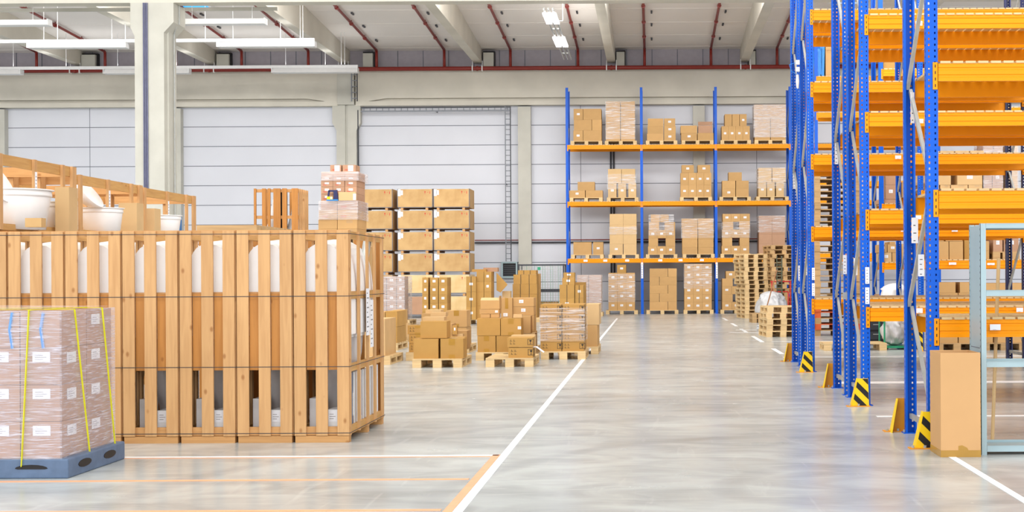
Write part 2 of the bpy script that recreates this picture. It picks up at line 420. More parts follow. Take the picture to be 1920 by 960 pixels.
# rectangular roof windows showing blue sky
SKY = bpy.data.materials.new('blue_sky_pane'); SKY.use_nodes = True
b_ = SKY.node_tree.nodes['Principled BSDF']; b_.inputs['Base Color'].default_value = (0.02, 0.3, 0.7, 1)
b_.inputs['Emission Color'].default_value = (0.08, 0.52, 0.95, 1); b_.inputs['Emission Strength'].default_value = 0.9
for i, (pa, pb, d0, d1) in enumerate(((330, 393, 46.2, 47.55), (1555, 1612, 46.0, 47.1))):
    x0, x1 = PX(pa, 47, 10.7), PX(pb, 47, 10.7)
    mb = MB(); mb.prism([(d0, slope(d0) - .03), (d1, slope(d1) - .03), (d1, slope(d1) + .01), (d0, slope(d0) + .01)], 'X', x0, x1, SKY)
    wo = struct('window_%d' % (i + 1), mb)
    fr = MB()
    for xx in (x0, x1): fr.prism([(d0, slope(d0) - .1), (d1, slope(d1) - .1), (d1, slope(d1)), (d0, slope(d0))], 'X', xx - .05, xx + .05, WHITEM)
    fr.box(x0, d1, slope(d1) - .1, x1, d1 + .08, slope(d1) + .01, WHITEM)
    fr.build('window_frame', wo)
# tapered roof beams running in depth: level soffit, top following the roof
ti = 10
for k in range(-7, 5):
    xb = PX(1146, 54.4, 9.83) + k * 5.22
    if k == -2: xb = PX(647.5, 54.4, 9.83)
    mb = MB(); y0, y1 = 40.3, WALLD - .06
    for xa, xw in ((0, .17),):
        mb.prism([(y0, 9.83), (y1, 9.83), (y1, slope(y1) - .004), (y0, slope(y0) - .004)], 'X', xb - .16, xb + .16, CONC_W)
    struct('trim_%d' % ti, mb); ti += 1
# girder crossing above the frame, and the big column that carries it
mb = MB(); mb.box(XL, 40.0, 9.41, XR, 40.5, slope(40.5) - .01, CONC_W); struct('trim_%d' % ti, mb); ti += 1
cx0, cx1 = PX(253.5, 40, 5), PX(308.5, 40, 5)
mb = MB()
mb.box(cx0, 40, 0, cx1, 41.02, 9.41, CONC)
mb.box(cx1, 40.25, 0, cx1 + .05, 40.8, 9.0, CONC)
mb.prism([(cx1, 8.55), (cx1 + .28, 8.85), (cx1 + .28, 9.41), (cx1, 9.41)], 'Y', 40.0, 41.0, CONC)
mb.prism([(cx0, 8.45), (cx0 - .12, 8.7), (cx0 - .12, 9.41), (cx0, 9.41)], 'Y', 40.0, 41.0, CONC)
col = struct('trim_%d' % ti, mb, smooth=False); ti += 1
q = MB(); DKC = mat('slate_cable', rgb(104, 106, 134), 0.5)
xg = PX(274.5, 40, 5)
for dx in (-.05, .0, .05): q.tube((xg + dx, 39.96, 4), (xg + dx, 39.96, 9.4), .022, DKC, 6)
tag(q.build('cable_run', None), 'slate grey cables running down the big concrete column', 'cables')
q = MB(); q.tube((cx1 + .09, 40.6, 0), (cx1 + .09, 40.6, 8.6), .02, GALV, 6); q.tube((cx1 + .09, 40.6, 8.6), (cx1 + .24, 40.4, 8.85), .02, GALV, 6); q.tube((cx1 + .31, 40.4, 8.85), (cx1 + .31, 40.4, 9.4), .02, GALV, 6); q.tube((cx1 + .24, 40.4, 8.85), (cx1 + .31, 40.4, 8.87), .02, GALV, 6)
tag(q.build('conduit', None), 'thin conduit down the right side of the big concrete column', 'conduit')
# bearing blocks beside the beams at the wall
for px0, px1 in ((155, 181), (408, 431), (682, 700), (907, 926), (1156, 1171), (1404, 1416)):
    x0, x1 = PX(px0, 54.3, 10), PX(px1, 54.3, 10)
    mb = MB(); mb.box(x0, 54.15, 9.67, x1, 54.5, 10.2, CONC); mb.box(x0 - .03, 54.3, 9.67, x1 + .04, 54.52, 10.28, BLACK)
    struct('trim_%d' % ti, mb); ti += 1
# thin purlin rail just behind the girder
mb = MB(); zr = PZ(100, 18.5, 41.6); mb.box(XL, 41.6, zr - .05, PX(520, 41.6, zr), 41.68, zr + .05, CONC); struct('trim_%d' % ti, mb); ti += 1

# ---- red sprinkler pipes
sp = thing('sprinkler_main_pipe', 'dark red sprinkler main running along the wall under the roof', 'pipe', (0, 54.0, 9.56))
q = MB(); q.tube((XL, 0, 0), (XR, 0, 0), .082, REDP, 12); q.build('pipe', sp, smooth=True)
for k in range(-4, 3):
    x = PX(1146, 54, 9.56) + k * 5.22
    for dx in (-.18, .2):
        q = MB(); q.tube((x + dx, 0, -.11), (x + dx, 0, .3), .012, WHITEM, 6); q.box(x + dx - .02, -.1, -.11, x + dx + .02, .1, .1, WHITEM); q.build('hanger', sp)
    q = MB(); q.tube((x - .03, 0, 0), (x + .04, 0, 0), .1, REDP, 12); q.build('coupling', sp)
kk = 0
wpx = [78.5 - 10, 197, 330, 453, 578, 706, 833, 957, 1083.5, 1208.5, 1333, 1457]
names = 'first second third fourth fifth sixth seventh eighth ninth tenth eleventh twelfth'.split()
for i, px in enumerate(wpx):
    x = PX(px, 54.0, 10.0)
    t = thing('sprinkler_branch_pipe', 'red sprinkler branch pipe under the roof, %s from the left' % names[i], 'pipe', (x, 54.0, 9.6), 0, 'sprinkler branch pipes under the roof')
    zt = slope(53.8) - 9.6 - .12
    q = MB(); q.tube((0, 0, .02), (0, 0, zt), .055, REDP, 10); q.tube((0, 0, zt - .02), (0, -.12, zt + .03), .055, REDP, 10); q.build('riser', t, smooth=True)
    q = MB(); yend = 40.8 - 54.0; q.tube((0, -.1, zt + .02), (0, yend, slope(54 + yend) - 9.72), .048, REDP, 10); q.build('pipe', t, smooth=True)
    for y in (-2.2, -4.5, -6.8):
        zc = slope(54 + y) - 9.72
        q = MB(); q.tube((0, y - .04, zc), (0, y + .04, zc + .003), .075, REDP, 8); q.box(-.015, y - .02, zc, .015, y + .02, zc + .13, REDP); q.build('pipe_clamp', t)
    kk += 1
# small dark clips on the roof sheets
for k, px in enumerate(wpx[2:]):
    x = PX(px, 54.0, 10.0) + .28
    for y, wh in ((52.6, 'nearest the wall'), (50.3, 'in the middle'), (48.4, 'farthest from the wall')):
        c_ = MB(); c_.box(-.03, -.16, -.05, .03, .16, .0, DARKST)
        o = c_.build('roof_clip', None, (x, y, slope(y) - .008)); tag(o, 'small dark roof clip beside the %s red branch pipe, %s' % (names[k + 2], wh), 'clip', 'small dark clips on the roof')

# ---- rows of hanging unlit strip lights
def fixture(x0, x1, label, D, z=9.22):
    t = thing('hanging_strip_light', label, 'light', ((x0 + x1) / 2, D, z), 0, 'unlit strip lights hung in rows')
    h = (x1 - x0) / 2
    q = MB()
    q.prism([(-.03, -.02), (.03, -.02), (.17, -.2), (.15, -.2), (0, -.05), (-.15, -.2), (-.17, -.2)], 'X', -h, h, WHITEM); q.build('reflector', t)
    q = MB(); q.tube((-h + .05, -.06, -.13), (h - .05, -.06, -.13), .022, PAPER, 8); q.tube((-h + .05, .06, -.13), (h - .05, .06, -.13), .022, PAPER, 8); q.build('tube', t, smooth=True)
    q = MB(); q.box(-h - .03, -.16, -.2, -h, .16, -.02, WHITEM); q.build('end_cap', t); q = MB(); q.box(h, -.16, -.2, h + .03, .16, -.02, WHITEM); q.build('end_cap', t)
    for wx in (-h * .7, h * .7):
        q = MB(); q.tube((wx, 0, -.02), (wx, 0, slope(D) - z + (.1 if D < 42 else 0)), .01, WHITEM, 5); q.build('hanging_wire', t)
def rail(D, x0, x1, label, z=9.22, gap=6.2, wx=()):
    t = thing('light_rail', label, 'rail', (x0, D, z))
    q = MB(); q.box(0, -.05, -.02, x1 - x0, .05, .085, WHITEM); q.build('rail', t)
    area('added_rail_uplight', ((x0 + x1) / 2, D, z + .12), x1 - x0, .12, 60, (0.98, 0.99, 1.0), (math.pi, 0, 0))  # added uplight to brighten the roof, the strip lights themselves are unlit
    for x in wx:
        q = MB(); q.tube((x - x0, 0, .08), (x - x0, 0, slope(D) - z), .012, WHITEM, 5); q.build('hanging_wire', t)
z1 = 9.22
rail(45.5, -30, PX(590, 45.5, z1), 'long white light rail hanging in front, crossing behind the column', wx=[PX(p, 45.5, z1) for p in (108, 235, 385, 526, 568)])
rail(51.3, -30, PX(671, 51.3, z1), 'long white light rail hanging nearest the back wall', wx=[PX(p, 51.3, z1) for p in (124, 610, 640)])
for pa, pb, D, lb in ((55, 237, 45.5, 'hanging strip light on the middle rail, left of the big column'), (410, 590, 45.5, 'hanging strip light at the right end of the middle rail'),
                      (-60, 40, 51.3, 'hanging strip light near the wall at the left edge'), (197, 355, 51.3, 'hanging strip light near the wall, half behind the big column'),
                      (512, 670, 51.3, 'hanging strip light at the right end of the rail by the wall'),
                      (-110, 92, 41.3, 'hanging strip light nearest the camera, at the left edge'), (336, 497, 41.3, 'hanging strip light just right of the big column, under the girder')):
    fixture(PX(pa, D, z1), PX(pb, D, z1), lb, D, 9.22 if D > 41.5 else 9.2)
# lit track running in depth
EM = bpy.data.materials.new('lit_tube'); EM.use_nodes = True
e = EM.node_tree.nodes['Principled BSDF']; e.inputs['Base Color'].default_value = (1, 1, 1, 1); e.inputs['Emission Color'].default_value = (1, .97, .95, 1); e.inputs['Emission Strength'].default_value = 9
t = thing('strip_light_track', 'grey twin light track running towards the wall with two lit lamps', 'light', (-3.02, 40.6, 9.25))
for dx in (-.13, 0, .13):
    q = MB(); q.box(dx - .022, 0, 0, dx + .022, 9.4, .07, GALV); q.build('track_rail', t)
for y in (1.2, 3.2, 5.6, 8.0):
    q = MB(); q.box(-.15, y, .0, .15, y + .04, .05, GALV); q.build('cross_bar', t)
for y0, y1 in ((.35, 2.0), (4.5, 6.3)):
    q = MB(); q.box(-.2, y0, -.05, -.03, y1, -.005, EM); q.box(.03, y0, -.05, .2, y1, -.005, EM); q.build('lit_lamp', t)
q = MB(); q.tube((.3, 2.0, .05), (.3, 2.0, 1.6), .012, WHITEM, 5); q.tube((.0, 2.0, .05), (.3, 2.0, .05), .012, WHITEM, 5); q.build('hanging_wire', t)

area('added_track_uplight', (-2.4, 45.3, 9.36), .5, 9, 45, (1.0, 0.97, 0.93), (math.pi, 0, 0))  # added uplight beside the lit track, there to brighten the roof
# ---- cable ladders, pipes and conduits on the back wall
def ladder(p0, p1, label, wdt=.22, axis='Z', n=20, D=54.2):
    t = thing('cable_ladder', label, 'cable ladder', p0); v = Vector(p1) - Vector(p0); q = MB()
    s = Vector((wdt, 0, 0)) if axis == 'Z' else Vector((0, 0, wdt))
    q.bar((0, 0, 0), v, .035, .05, LADM); q.build('side_rail', t); q = MB(); q.bar(s, s + v, .035, .05, DARKST); q.build('side_rail', t)
    q = MB(); c = v * .5; q.bar(c, c + Vector((0, WALLD - p0[1], 0)), .04, .04, LADM); q.build('bracket', t)
    q = MB()
    for i in range(n):
        c = v * ((i + .5) / n); q.bar(c, c + s, .03, .03, LADM)
    q.build('rungs', t)
xl = PX(948, 54.15, 5)
ladder((xl, 54.15, PZ(950, 490, 54.15)), (xl, 54.15, 8.1), 'vertical cable ladder on the back wall left of the rack', .2, 'Z', 30)
ladder((PX(676, 54.1, 8.1), 54.15, 7.93), (xl + .2, 54.15, 7.93), 'horizontal cable ladder on the back wall under the beam', .14, 'X', 24)
ladder((PX(659, 53.95, 9), 53.95, 8.3), (PX(659, 53.95, 9), 53.95, 9.45), 'short cable ladder on the twin wall column', .22, 'Z', 5)
q = MB(); q.tube((PX(889, 54.3, 2.8), 54.5, 2.78), (PX(1490, 54.3, 2.8), 54.5, 2.78), .03, DARKST, 8); q.tube((PX(889, 54.3, 2.8), 54.5, 2.88), (PX(1490, 54.3, 2.8), 54.5, 2.88), .018, REDP, 8)
tag(q.build('wall_pipe', None), 'thin dark horizontal pipe pair along the back wall', 'pipe')
for px, lb in ((1145.5, 'dark vertical conduit behind the rack, left of the pair'), (1151, 'dark vertical conduit behind the rack, right of the pair')):
    q = MB(); x = PX(px, 54.5, 5); q.tube((x, 54.52, 0.3), (x, 54.52, 7.9), .035, DARKST, 8); tag(q.build('conduit', None), lb, 'conduit')
q = MB(); x = PX(671, 54.2, 5); q.tube((x, 54.3, 3), (x, 54.3, 8.0), .03, DARKST, 8); tag(q.build('conduit', None), 'thin dark conduit right of the twin wall column', 'conduit')
# louvred unit heater on the wall
t = thing('wall_vent', 'dark louvred vent in a grey frame on the back wall', 'vent', (PX(940, 54.3, 1.5), 54.3, PZ(940, 521, 54.3)))
wv = PX(970, 54.3, 1.5) - PX(940, 54.3, 1.5); hv = 30 * 54.3 / FPX
q = MB(); q.box(0, 0, 0, wv, .28, .06, GREY_S); q.box(0, 0, hv - .06, wv, .28, hv, GREY_S); q.box(0, 0, 0.06, .06, .28, hv - .06, GREY_S); q.box(wv - .06, 0, .06, wv, .28, hv - .06, GREY_S); q.build('frame', t)
q = MB(); q.box(.06, .08, .06, wv - .06, .28, hv - .06, BLACK)
for i in range(6): q.bar((.06, .04, .1 + i * .075), (wv - .06, .04, .1 + i * .075), .02, .05, DARKST)
q.build('louvres', t)
# ================================================================= CARTONS AND PALLETS
_cm = {}
def carton_mesh(w_, d_, h_, m, kind=''):
    key = (round(w_, 2), round(d_, 2), round(h_, 2), m.name, kind)
    if key in _cm: return _cm[key]
    q = MB(); e = .0025; w_, d_, h_ = w_ - 2 * e, d_ - 2 * e, h_ - e
    # body with a shallow lid seam at the top edge
    q.box(-w_ / 2, 0, 0, w_ / 2, d_, h_, m)
    tw = min(.05, w_ * .14)
    if 'T' in kind:
        q.box(-tw, -.0012, h_ * .68, tw, 0.001, h_ + .0008, TAPE); q.box(-tw, 0, h_ - .002, tw, d_, h_ + .001, TAPE); q.box(-tw, -.0012, 0, tw, .001, h_ * .2, TAPE)
    if 'S' in kind:                       # packing straps round the carton
        for f in (-.18, .18) if w_ > .5 else (0,):
            q.box(f * w_ - .008, -.003, 0, f * w_ + .008, .001, h_, BLACK)
    if 'F' in kind:                       # fragile glass symbol, arrows
        s = min(h_ * .62, .17); x = w_ * .30; z = h_ * .24; y0, y1 = -.0015, .001; t = s * .07
        for a in ((x, z, x + s, z + t), (x, z + s - t, x + s, z + s), (x, z, x + t, z + s), (x + s - t, z, x + s, z + s)):
            q.box(a[0], y0, a[1], a[2], y1, a[3], INK)
        q.prism([(x + s * .28, z + s * .85), (x + s * .72, z + s * .85), (x + s * .62, z + s * .5), (x + s * .38, z + s * .5)], 'Y', y0, y1, INK)
        q.box(x + s * .46, y0, z + s * .2, x + s * .54, y1, z + s * .5, INK); q.box(x + s * .32, y0, z + s * .15, x + s * .68, y1, z + s * .21, INK)
        xa = -w_ * .40
        for i in range(2):
            for j in range(2):
                q.box(xa + i * s * .55, y0, z + s * (.12 + .5 * j), xa + i * s * .55 + s * .36, y1, z + s * (.18 + .5 * j), INK)
                q.box(xa + i * s * .55 + s * .1, y0, z + s * (.22 + .5 * j), xa + i * s * .55 + s * .16, y1, z + s * (.42 + .5 * j), INK)
    if 'P' in kind:                       # printed lines
        for i in range(3): q.box(-w_ * .05, -.0012, h_ * (.86 - .11 * i), w_ * .28, .001, h_ * (.875 - .11 * i), INKG)
    if 'R' in kind:
        for i in range(4): q.box(-w_ * .3 + i * w_ * .07, -.0012, h_ * .2, -w_ * .27 + i * w_ * .07, .001, h_ * .42, RED)
    me = q.mesh('carton'); _cm[key] = me; return me
_lm = {}
def label_mesh(w_, h_, fancy=False):
    key = (round(w_, 3), round(h_, 3), fancy)
    if key not in _lm:
        q = MB(); q.box(-w_ / 2, -.003, 0, w_ / 2, -.0002, h_, PAPER)
        for i in range(3): q.box(-w_ * .36, -.0036, h_ * (.25 + .2 * i), w_ * (.3 if i % 2 else .1), -.0028, h_ * (.30 + .2 * i), INKG)
        _lm[key] = q.mesh('shipping_label')
    return _lm[key]
PREF = {'cardboard': 'brown', 'cardboard_ochre': 'ochre brown', 'cardboard_pale': 'pale brown', 'cardboard_reddish': 'reddish brown'}
def carton(x, y, z, w_, d_, h_, m=None, kind='', label='', group=None, lab=None, rz=0, name='cardboard_box'):
    """x = centre, y = front face, z = base; lab = (fx, fz, w, h) paper label on the front"""
    m = m or CARD
    o = link(name, carton_mesh(w_, d_, h_, m, kind), None, (x, y, z + .001), rz)
    tag(o, label, 'cardboard box', group)
    if 'L' in kind or lab:
        fx, fz, lw, lh = lab or (.0, .42, min(.11, w_ * .34), min(.075, h_ * .3))
        c = link('shipping_label', label_mesh(lw, lh), o, (fx * w_, 0, fz * h_))
    return o
def load(D, z0, rows, place, depth=.75, m=None, group=None, kind=None, jit=.012, mats=None, noun='box', offs=None):
    """rows from the bottom: (height px, [(x0, x1, kind), ...]); returns the top height"""
    s = D / FPX; z = z0; nr = len(rows)
    for i, (hp, cells) in enumerate(rows):
        h = hp * s
        real = [c for c in cells if 'H' not in (c[2] if len(c) > 2 else '')]
        for j, c in enumerate(cells):
            k = c[2] if len(c) > 2 else ''
            if kind: k += kind
            if 'H' in k: continue
            x0, x1 = PX(c[0], D, z + h / 2), PX(c[1], D, z + h / 2)
            n = len(real); jj = real.index(c)
            cw = '' if n == 1 else {2: ['left', 'right'], 3: ['left', 'middle', 'right'], 4: ['leftmost', 'second', 'third', 'rightmost']}.get(n, [nth(q_ + 1) for q_ in range(n)])[jj]
            rw = rowword(i, nr)
            pos = ' '.join(p for p in ((rw + ' row') if rw else '', cw) if p)
            desc = 'labelled ' if 'L' in k else ('fragile-marked ' if 'F' in k else '')
            mm = (mats or {}).get((i, jj), m or CARD)
            lab = '%s%s box%s, %s' % (desc, PREF.get(mm.name, 'brown'), (', ' + pos) if pos else '', place)
            dd = depth
            y = D + random.uniform(0, jit) + (offs or {}).get(i, 0)
            carton((x0 + x1) / 2, y, z, x1 - x0, dd, h, mm, k, lab, group)
        z += h
    return z
def film(x0, x1, y0, y1, z0, z1, label, m=None, group=None, bulge=.0):
    """stretch film round a load: four slightly rippled walls"""
    q = MB(); g = .012; n = 6; m = m or WRAP
    pts = []
    for (a, b) in (((x0 - g, y0 - g), (x1 + g, y0 - g)), ((x1 + g, y0 - g), (x1 + g, y1 + g)), ((x1 + g, y1 + g), (x0 - g, y1 + g)), ((x0 - g, y1 + g), (x0 - g, y0 - g))):
        for i in range(n):
            f = i / n; pts.append((a[0] + (b[0] - a[0]) * f, a[1] + (b[1] - a[1]) * f))
    cx, cy = (x0 + x1) / 2, (y0 + y1) / 2; k = 7; vs = []
    rr = random.Random(int(x0 * 1000))
    for j in range(k):
        zz = z0 + (z1 - z0) * j / (k - 1)
        for (x, y) in pts:
            r = 1 + rr.uniform(0, .012); vs.append((cx + (x - cx) * r, cy + (y - cy) * r, zz))
    P = len(pts); fs = [(j * P + i, j * P + (i + 1) % P, (j + 1) * P + (i + 1) % P, (j + 1) * P + i) for j in range(k - 1) for i in range(P)]
    vs = [(x - cx, y - y0, z - z0) for x, y, z in vs]
    q.add(vs, fs, m)
    o = q.build('stretch_wrap', None, (cx, y0, z0)); tag(o, label, 'plastic wrap', group)
    return o

# ---- euro pallets: local origin = middle of the front edge on the floor, w across, d deep
PH = .144
def pallet_parts(w_, d_, m):
    deck = MB(); n = 5 if d_ >= .7 else 4
    bw = d_ / (n + (n - 1) * .38); st = bw * 1.38
    for i in range(n): deck.box(-w_ / 2, i * st, .122, w_ / 2, i * st + bw, .144, m)
    for x in (-w_ / 2, -.07, w_ / 2 - .14): deck.box(x, 0, .1, x + .14, d_, .122, m)
    blocks = [(x, y) for x in (-w_ / 2, -.07, w_ / 2 - .14) for y in (0, d_ / 2 - .05, d_ - .1)]
    return deck, blocks
_pd = {}
def pallet(x, y, z, label, w_=.8, d_=1.2, m=None, rz=0, group=None, detailed=True):
    m = m or PAL; key = (w_, d_, m.name, detailed)
    if key not in _pd:
        deck, blocks = pallet_parts(w_, d_, m)
        if detailed:
            b = MB(); b.box(0, 0, 0, .14, .1, .078, m)
            r = MB(); r.box(0, 0, 0, .14, d_, .022, m)
            _pd[key] = (deck.mesh('deck'), b.mesh('block'), r.mesh('runner'), blocks)
        else:
            for bx, by in blocks: deck.box(bx, by, .022, bx + .14, by + .1, .1, m)
            for bx in (-w_ / 2, -.07, w_ / 2 - .14): deck.box(bx, 0, 0, bx + .14, d_, .022, m)
            _pd[key] = (deck.mesh('pallet'), blocks)
    P = _pd[key]
    if not detailed:
        return tag(link('wooden_pallet', P[0], None, (x, y, z), rz), label, 'pallet', group)
    t = thing('wooden_pallet', label, 'pallet', (x, y, z), rz, group)
    link('deck', P[0], t)
    for bx, by in P[3]: link('block', P[1], t, (bx, by, .022))
    for bx in (-w_ / 2, -.07, w_ / 2 - .14): link('runner', P[2], t, (bx, 0, 0))
    return t

# ================================================================= RACKS
def upright_mesh(Hh, m, back=False, holes=True, wd=.10, dp=.07):
    """C-profile with punched holes in the web and flanges; the web faces -y (or +y when back)"""
    q = MB(); s = -1 if back else 1; p = .05; n = int(Hh / p)
    def panel(fn, cols):                  # cols: list of (u0,u1,is_hole)
        us = [c[0] for c in cols] + [cols[-1][1]]
        if not holes:
            q.add([fn(us[0], 0), fn(us[-1], 0), fn(us[-1], Hh), fn(us[0], Hh)], [(0, 1, 2, 3)], m); return
        for (u0, u1, hl) in cols:
            if not hl: q.add([fn(u0, 0), fn(u1, 0), fn(u1, n * p), fn(u0, n * p)], [(0, 1, 2, 3)], m)
            else:
                for i in range(n):
                    z0 = i * p + (.019 if i else -.0)
                    q.add([fn(u0, z0 if i else 0), fn(u1, z0 if i else 0), fn(u1, (i + 1) * p), fn(u0, (i + 1) * p)], [(0, 1, 2, 3)], m)
    hw = wd / 2
    panel(lambda u, z: (u, 0, z), [(-hw, -.032, 0), (-.032, -.019, 1), (-.019, .019, 0), (.019, .032, 1), (.032, hw, 0)])
    for sx in (-1, 1):
        panel(lambda u, z: (sx * hw, s * u, z), [(0, .028, 0), (.028, .042, 1), (.042, dp, 0)])
        q.box(sx * hw, s * dp, 0, sx * (hw - .018), s * (dp + .003), Hh, m)
    return q.mesh('upright')
UM = {}
def upm(H_, m, back, holes=True):
    k = (H_, m.name, back, holes)
    if k not in UM: UM[k] = upright_mesh(H_, m, back, holes)
    return UM[k]
BEAMP = [(0, 0), (0, .03), (.006, .034), (.006, .052), (0, .056), (0, .092), (.006, .096), (.006, .114), (0, .118), (0, .15), (.045, .15), (.045, 0)]
_bm = {}
def beam_mesh(L_, hh, flip, m):
    k = (round(L_, 3), hh, flip, m.name)
    if k not in _bm:
        q = MB(); sg = -1 if flip else 1
        poly = [(p[0] * sg, (p[1] - .15) * hh / .15) for p in BEAMP]
        q.prism(poly, 'X', 0, L_, m); _bm[k] = q.mesh('beam')
    return _bm[k]
_cn = {}
def conn_mesh(flip, m):
    k = (flip, m.name)
    if k not in _cn:
        q = MB(); s = -1 if flip else 1
        q.box(-.045, -s * .004, -.19, .0, s * .0, .04, m); q.box(-.004, -s * .004, -.19, .0, s * .045, .04, m)
        for i in range(4): q.box(-.028, -s * .006, -.17 + i * .055, -.02, -s * .003, -.145 + i * .055, BLACK)
        _cn[k] = q.mesh('end_connector')
    return _cn[k]
_dk = {}
def deck_mesh(L_, dp, m, gap=True):
    k = (round(L_, 2), round(dp, 2), m.name)
    if k not in _dk:
        q = MB(); x = .02
        while x + .085 < L_: q.box(x, -.015, 0, x + .085, dp + .015, .02, m); x += .107
        _dk[k] = q.mesh('decking')
    return _dk[k]
FEETM = None
def rack(name_label, x0, y0, dp, H_, bays, levels, bay_l, group=None, up=None, beamh=.15, deck=True, holes=True, foot=True, brace_first=0, skip=(), up2=None):
    """one pallet rack: y0 = front face of the front uprights, dp = frame depth; levels = beam-top heights"""
    up = up or BLUE
    t = thing('pallet_rack', name_label, 'pallet rack', (x0, y0, 0), 0, group)
    for i in range(bays + 1):
        x = i * (bay_l + .1) + .05
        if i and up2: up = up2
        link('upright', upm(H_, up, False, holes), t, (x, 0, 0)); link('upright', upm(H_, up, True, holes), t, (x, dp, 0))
        # frame bracing, each bar a part
        z = .18; sgn = 1; first = True
        q = MB(); q.bar((x, .05, .16), (x, dp - .05, .16), .03, .045, GALV); q.build('brace', t)
        n = 0
        while z + 1.0 < H_:
            a, b = (.05, dp - .05) if sgn > 0 else (dp - .05, .05)
            q = MB(); q.bar((x + .012 * sgn, a, z), (x + .012 * sgn, b, z + .98), .03, .04, GALV); q.build('brace', t)
            z += 1.0; sgn = -sgn; n += 1
        if foot:
            for yy in (-.02, dp - .09):
                q = MB(); q.box(x - .075, yy - .01, 0, x + .075, yy + .12, .008, up); q.tube((x - .06, yy + .05, .008), (x - .06, yy + .05, .03), .012, GALV, 6); q.build('foot_plate', t)
    for k, z in enumerate(levels):
        for i in range(bays):
            if (k, i) in skip: continue
            xa = i * (bay_l + .1) + .1
            for yy, fl in ((-.006, False), (dp + .006, True)):
                bo = link('beam', beam_mesh(bay_l, beamh, fl, ORANGE), t, (xa, yy, z))
                link('end_connector', conn_mesh(fl, ORANGE), bo, (0, 0, -.03))
                c2 = link('end_connector', conn_mesh(fl, ORANGE), bo, (bay_l, 0, -.03)); c2.scale = (-1, 1, 1)
            if deck: link('decking', deck_mesh(bay_l, dp, PAL), t, (xa, 0, z))
    return t
LV = [1.09, 2.18, 3.27, 4.36, 5.45]
XR0 = 2.325
R1 = rack('blue and orange pallet rack nearest the camera, beside the tall open box', XR0, 11.75, 1.1, 8.3, 1, [1.08, 2.17, 3.25], 3.6)
R2a = rack('front rack of the second pair of blue and orange racks', XR0, 15.5, 1.1, 8.3, 1, LV[:4], 3.6)
R2b = rack('rear rack of the second pair, back to back with its neighbour', XR0, 16.85, 1.1, 8.3, 1, LV[:4], 3.6)
R3a = rack('front rack of the third pair of blue and orange racks', XR0 + .01, 20.9, 1.1, 8.3, 1, LV, 3.5)
R3b = rack('rear rack of the third pair, facing the stacked pallets', XR0 + .01, 22.25, 1.1, 8.3, 1, LV, 3.5, up2=BLUE_D)  # second-frame uprights take a darker blue, shade put into their colour
FL = [1.05, 1.72, 3.05, 4.62, 6.1]
XF = 5.06
G4a = rack('front rack of the loaded pair across the aisle, carton pallets on it', XF, 26.4, 1.1, 8.4, 1, FL[1:], 3.6)
G4b = rack('rear rack of the loaded pair across the aisle', XF, 27.75, 1.1, 8.4, 1, FL[1:], 3.6)
G5a = rack('rack with white labelled boxes seen through the aisle gap beyond the sack', XF + .08, 31.4, 1.1, 8.4, 1, FL[1:], 3.6, holes=False)
G6a = rack('distant rack seen as thin blue lines above the pallet tower', XF - .1, 42.3, 1.1, 9.5, 1, [2.1, 4.3, 6.4, 7.5], 3.6, holes=False)

# wall rack, seen frontally
WD = 52.6
WX = [PX(1063.5, WD, 5), PX(1203.5, WD, 5), PX(1343, WD, 5), PX(1482, WD, 5)]
bl = (WX[3] - WX[0]) / 3 - .1
WZ = [PZ(1272, 484.5, WD), PZ(1272, 377.5, WD), PZ(1272, 271.3, WD)]
RW = rack('tall blue and orange rack loaded with carton pallets along the back wall', WX[0] - .05, WD, 1.1, 8.6, 5, WZ, bl, holes=False)
# white bay number strips on the rack uprights and paper tags on its beams
def strip(x, y, z0, z1, w_, label, parent=None, lines=True, rz=0, m=None, dark=6):
    q = MB(); q.box(-w_ / 2, -.004, 0, w_ / 2, 0, z1 - z0, m or PAPER)
    if lines:
        n = dark; H_ = z1 - z0
        for i in range(n): q.box(-w_ * .22, -.0055, H_ * (.08 + .9 * i / n), w_ * (.22 if i % 2 else .1), -.0035, H_ * (.08 + .9 * i / n) + min(.02, H_ * .03), INK)
    o = q.build('sign_strip' if parent is None else 'label_strip', parent, (x, y, z0), rz)
    if parent is not None: o['label'] = label
    else: tag(o, label, 'sign')
    return o
for i, px in ((1, 1204), (2, 1344)):
    strip(PX(px, WD, 1.5) - (WX[0] - .05), -.012, PZ(px, 522, WD), PZ(px, 492, WD), .075, 'white location strip', RW)
for px in (1098, 1135, 1176, 1238, 1276, 1316, 1378):
    strip(PX(px, WD, 2) - (WX[0] - .05), -.014, WZ[0] - .11, WZ[0] - .03, .15, 'white beam tag', RW, dark=1)
def on(rk, px, py0, py1, D, w_, label, dark=6, side=None, rz=0, m=None):
    return strip(PX(px, D, PZ(px, py0, D)) - rk.location.x, D - rk.location.y, PZ(px, py1, D), PZ(px, py0, D), w_, label, rk, dark=dark, rz=rz, m=m)
on(R1, 1715, 408, 456, 12.70, .06, 'white location strip', 3)
on(R1, 1710.5, 173, 231, 12.70, .04, 'white location strip', 4, rz=.5)
on(R1, 1727, 477, 518, 12.3, .055, 'white location strip', 4)
for px, D, a, b, rk in ((1584, 16.75, 478, 514, R2b), (1604, 16.4, 484, 516, R2a), (1626, 15.48, 501, 532, R2a), (1626, 15.48, 539, 570, R2a), (1568, 17.9, 268, 308, R2b),
                         (1499, 22.15, 498, 526, R3b), (1511.5, 21.9, 490, 516, R3a), (1525, 20.88, 502, 525, R3a), (1525, 20.88, 531, 555, R3a), (1489, 23.3, 322, 354, R3b)):
    on(rk, px, a, b, D, .045, 'white location strip', 5)
on(R2b, 1585, 548, 561, 16.7, .06, 'grey joining plate', 0, m=GALV); on(R3b, 1499, 539, 550, 22.1, .05, 'grey joining plate', 0, m=GALV)
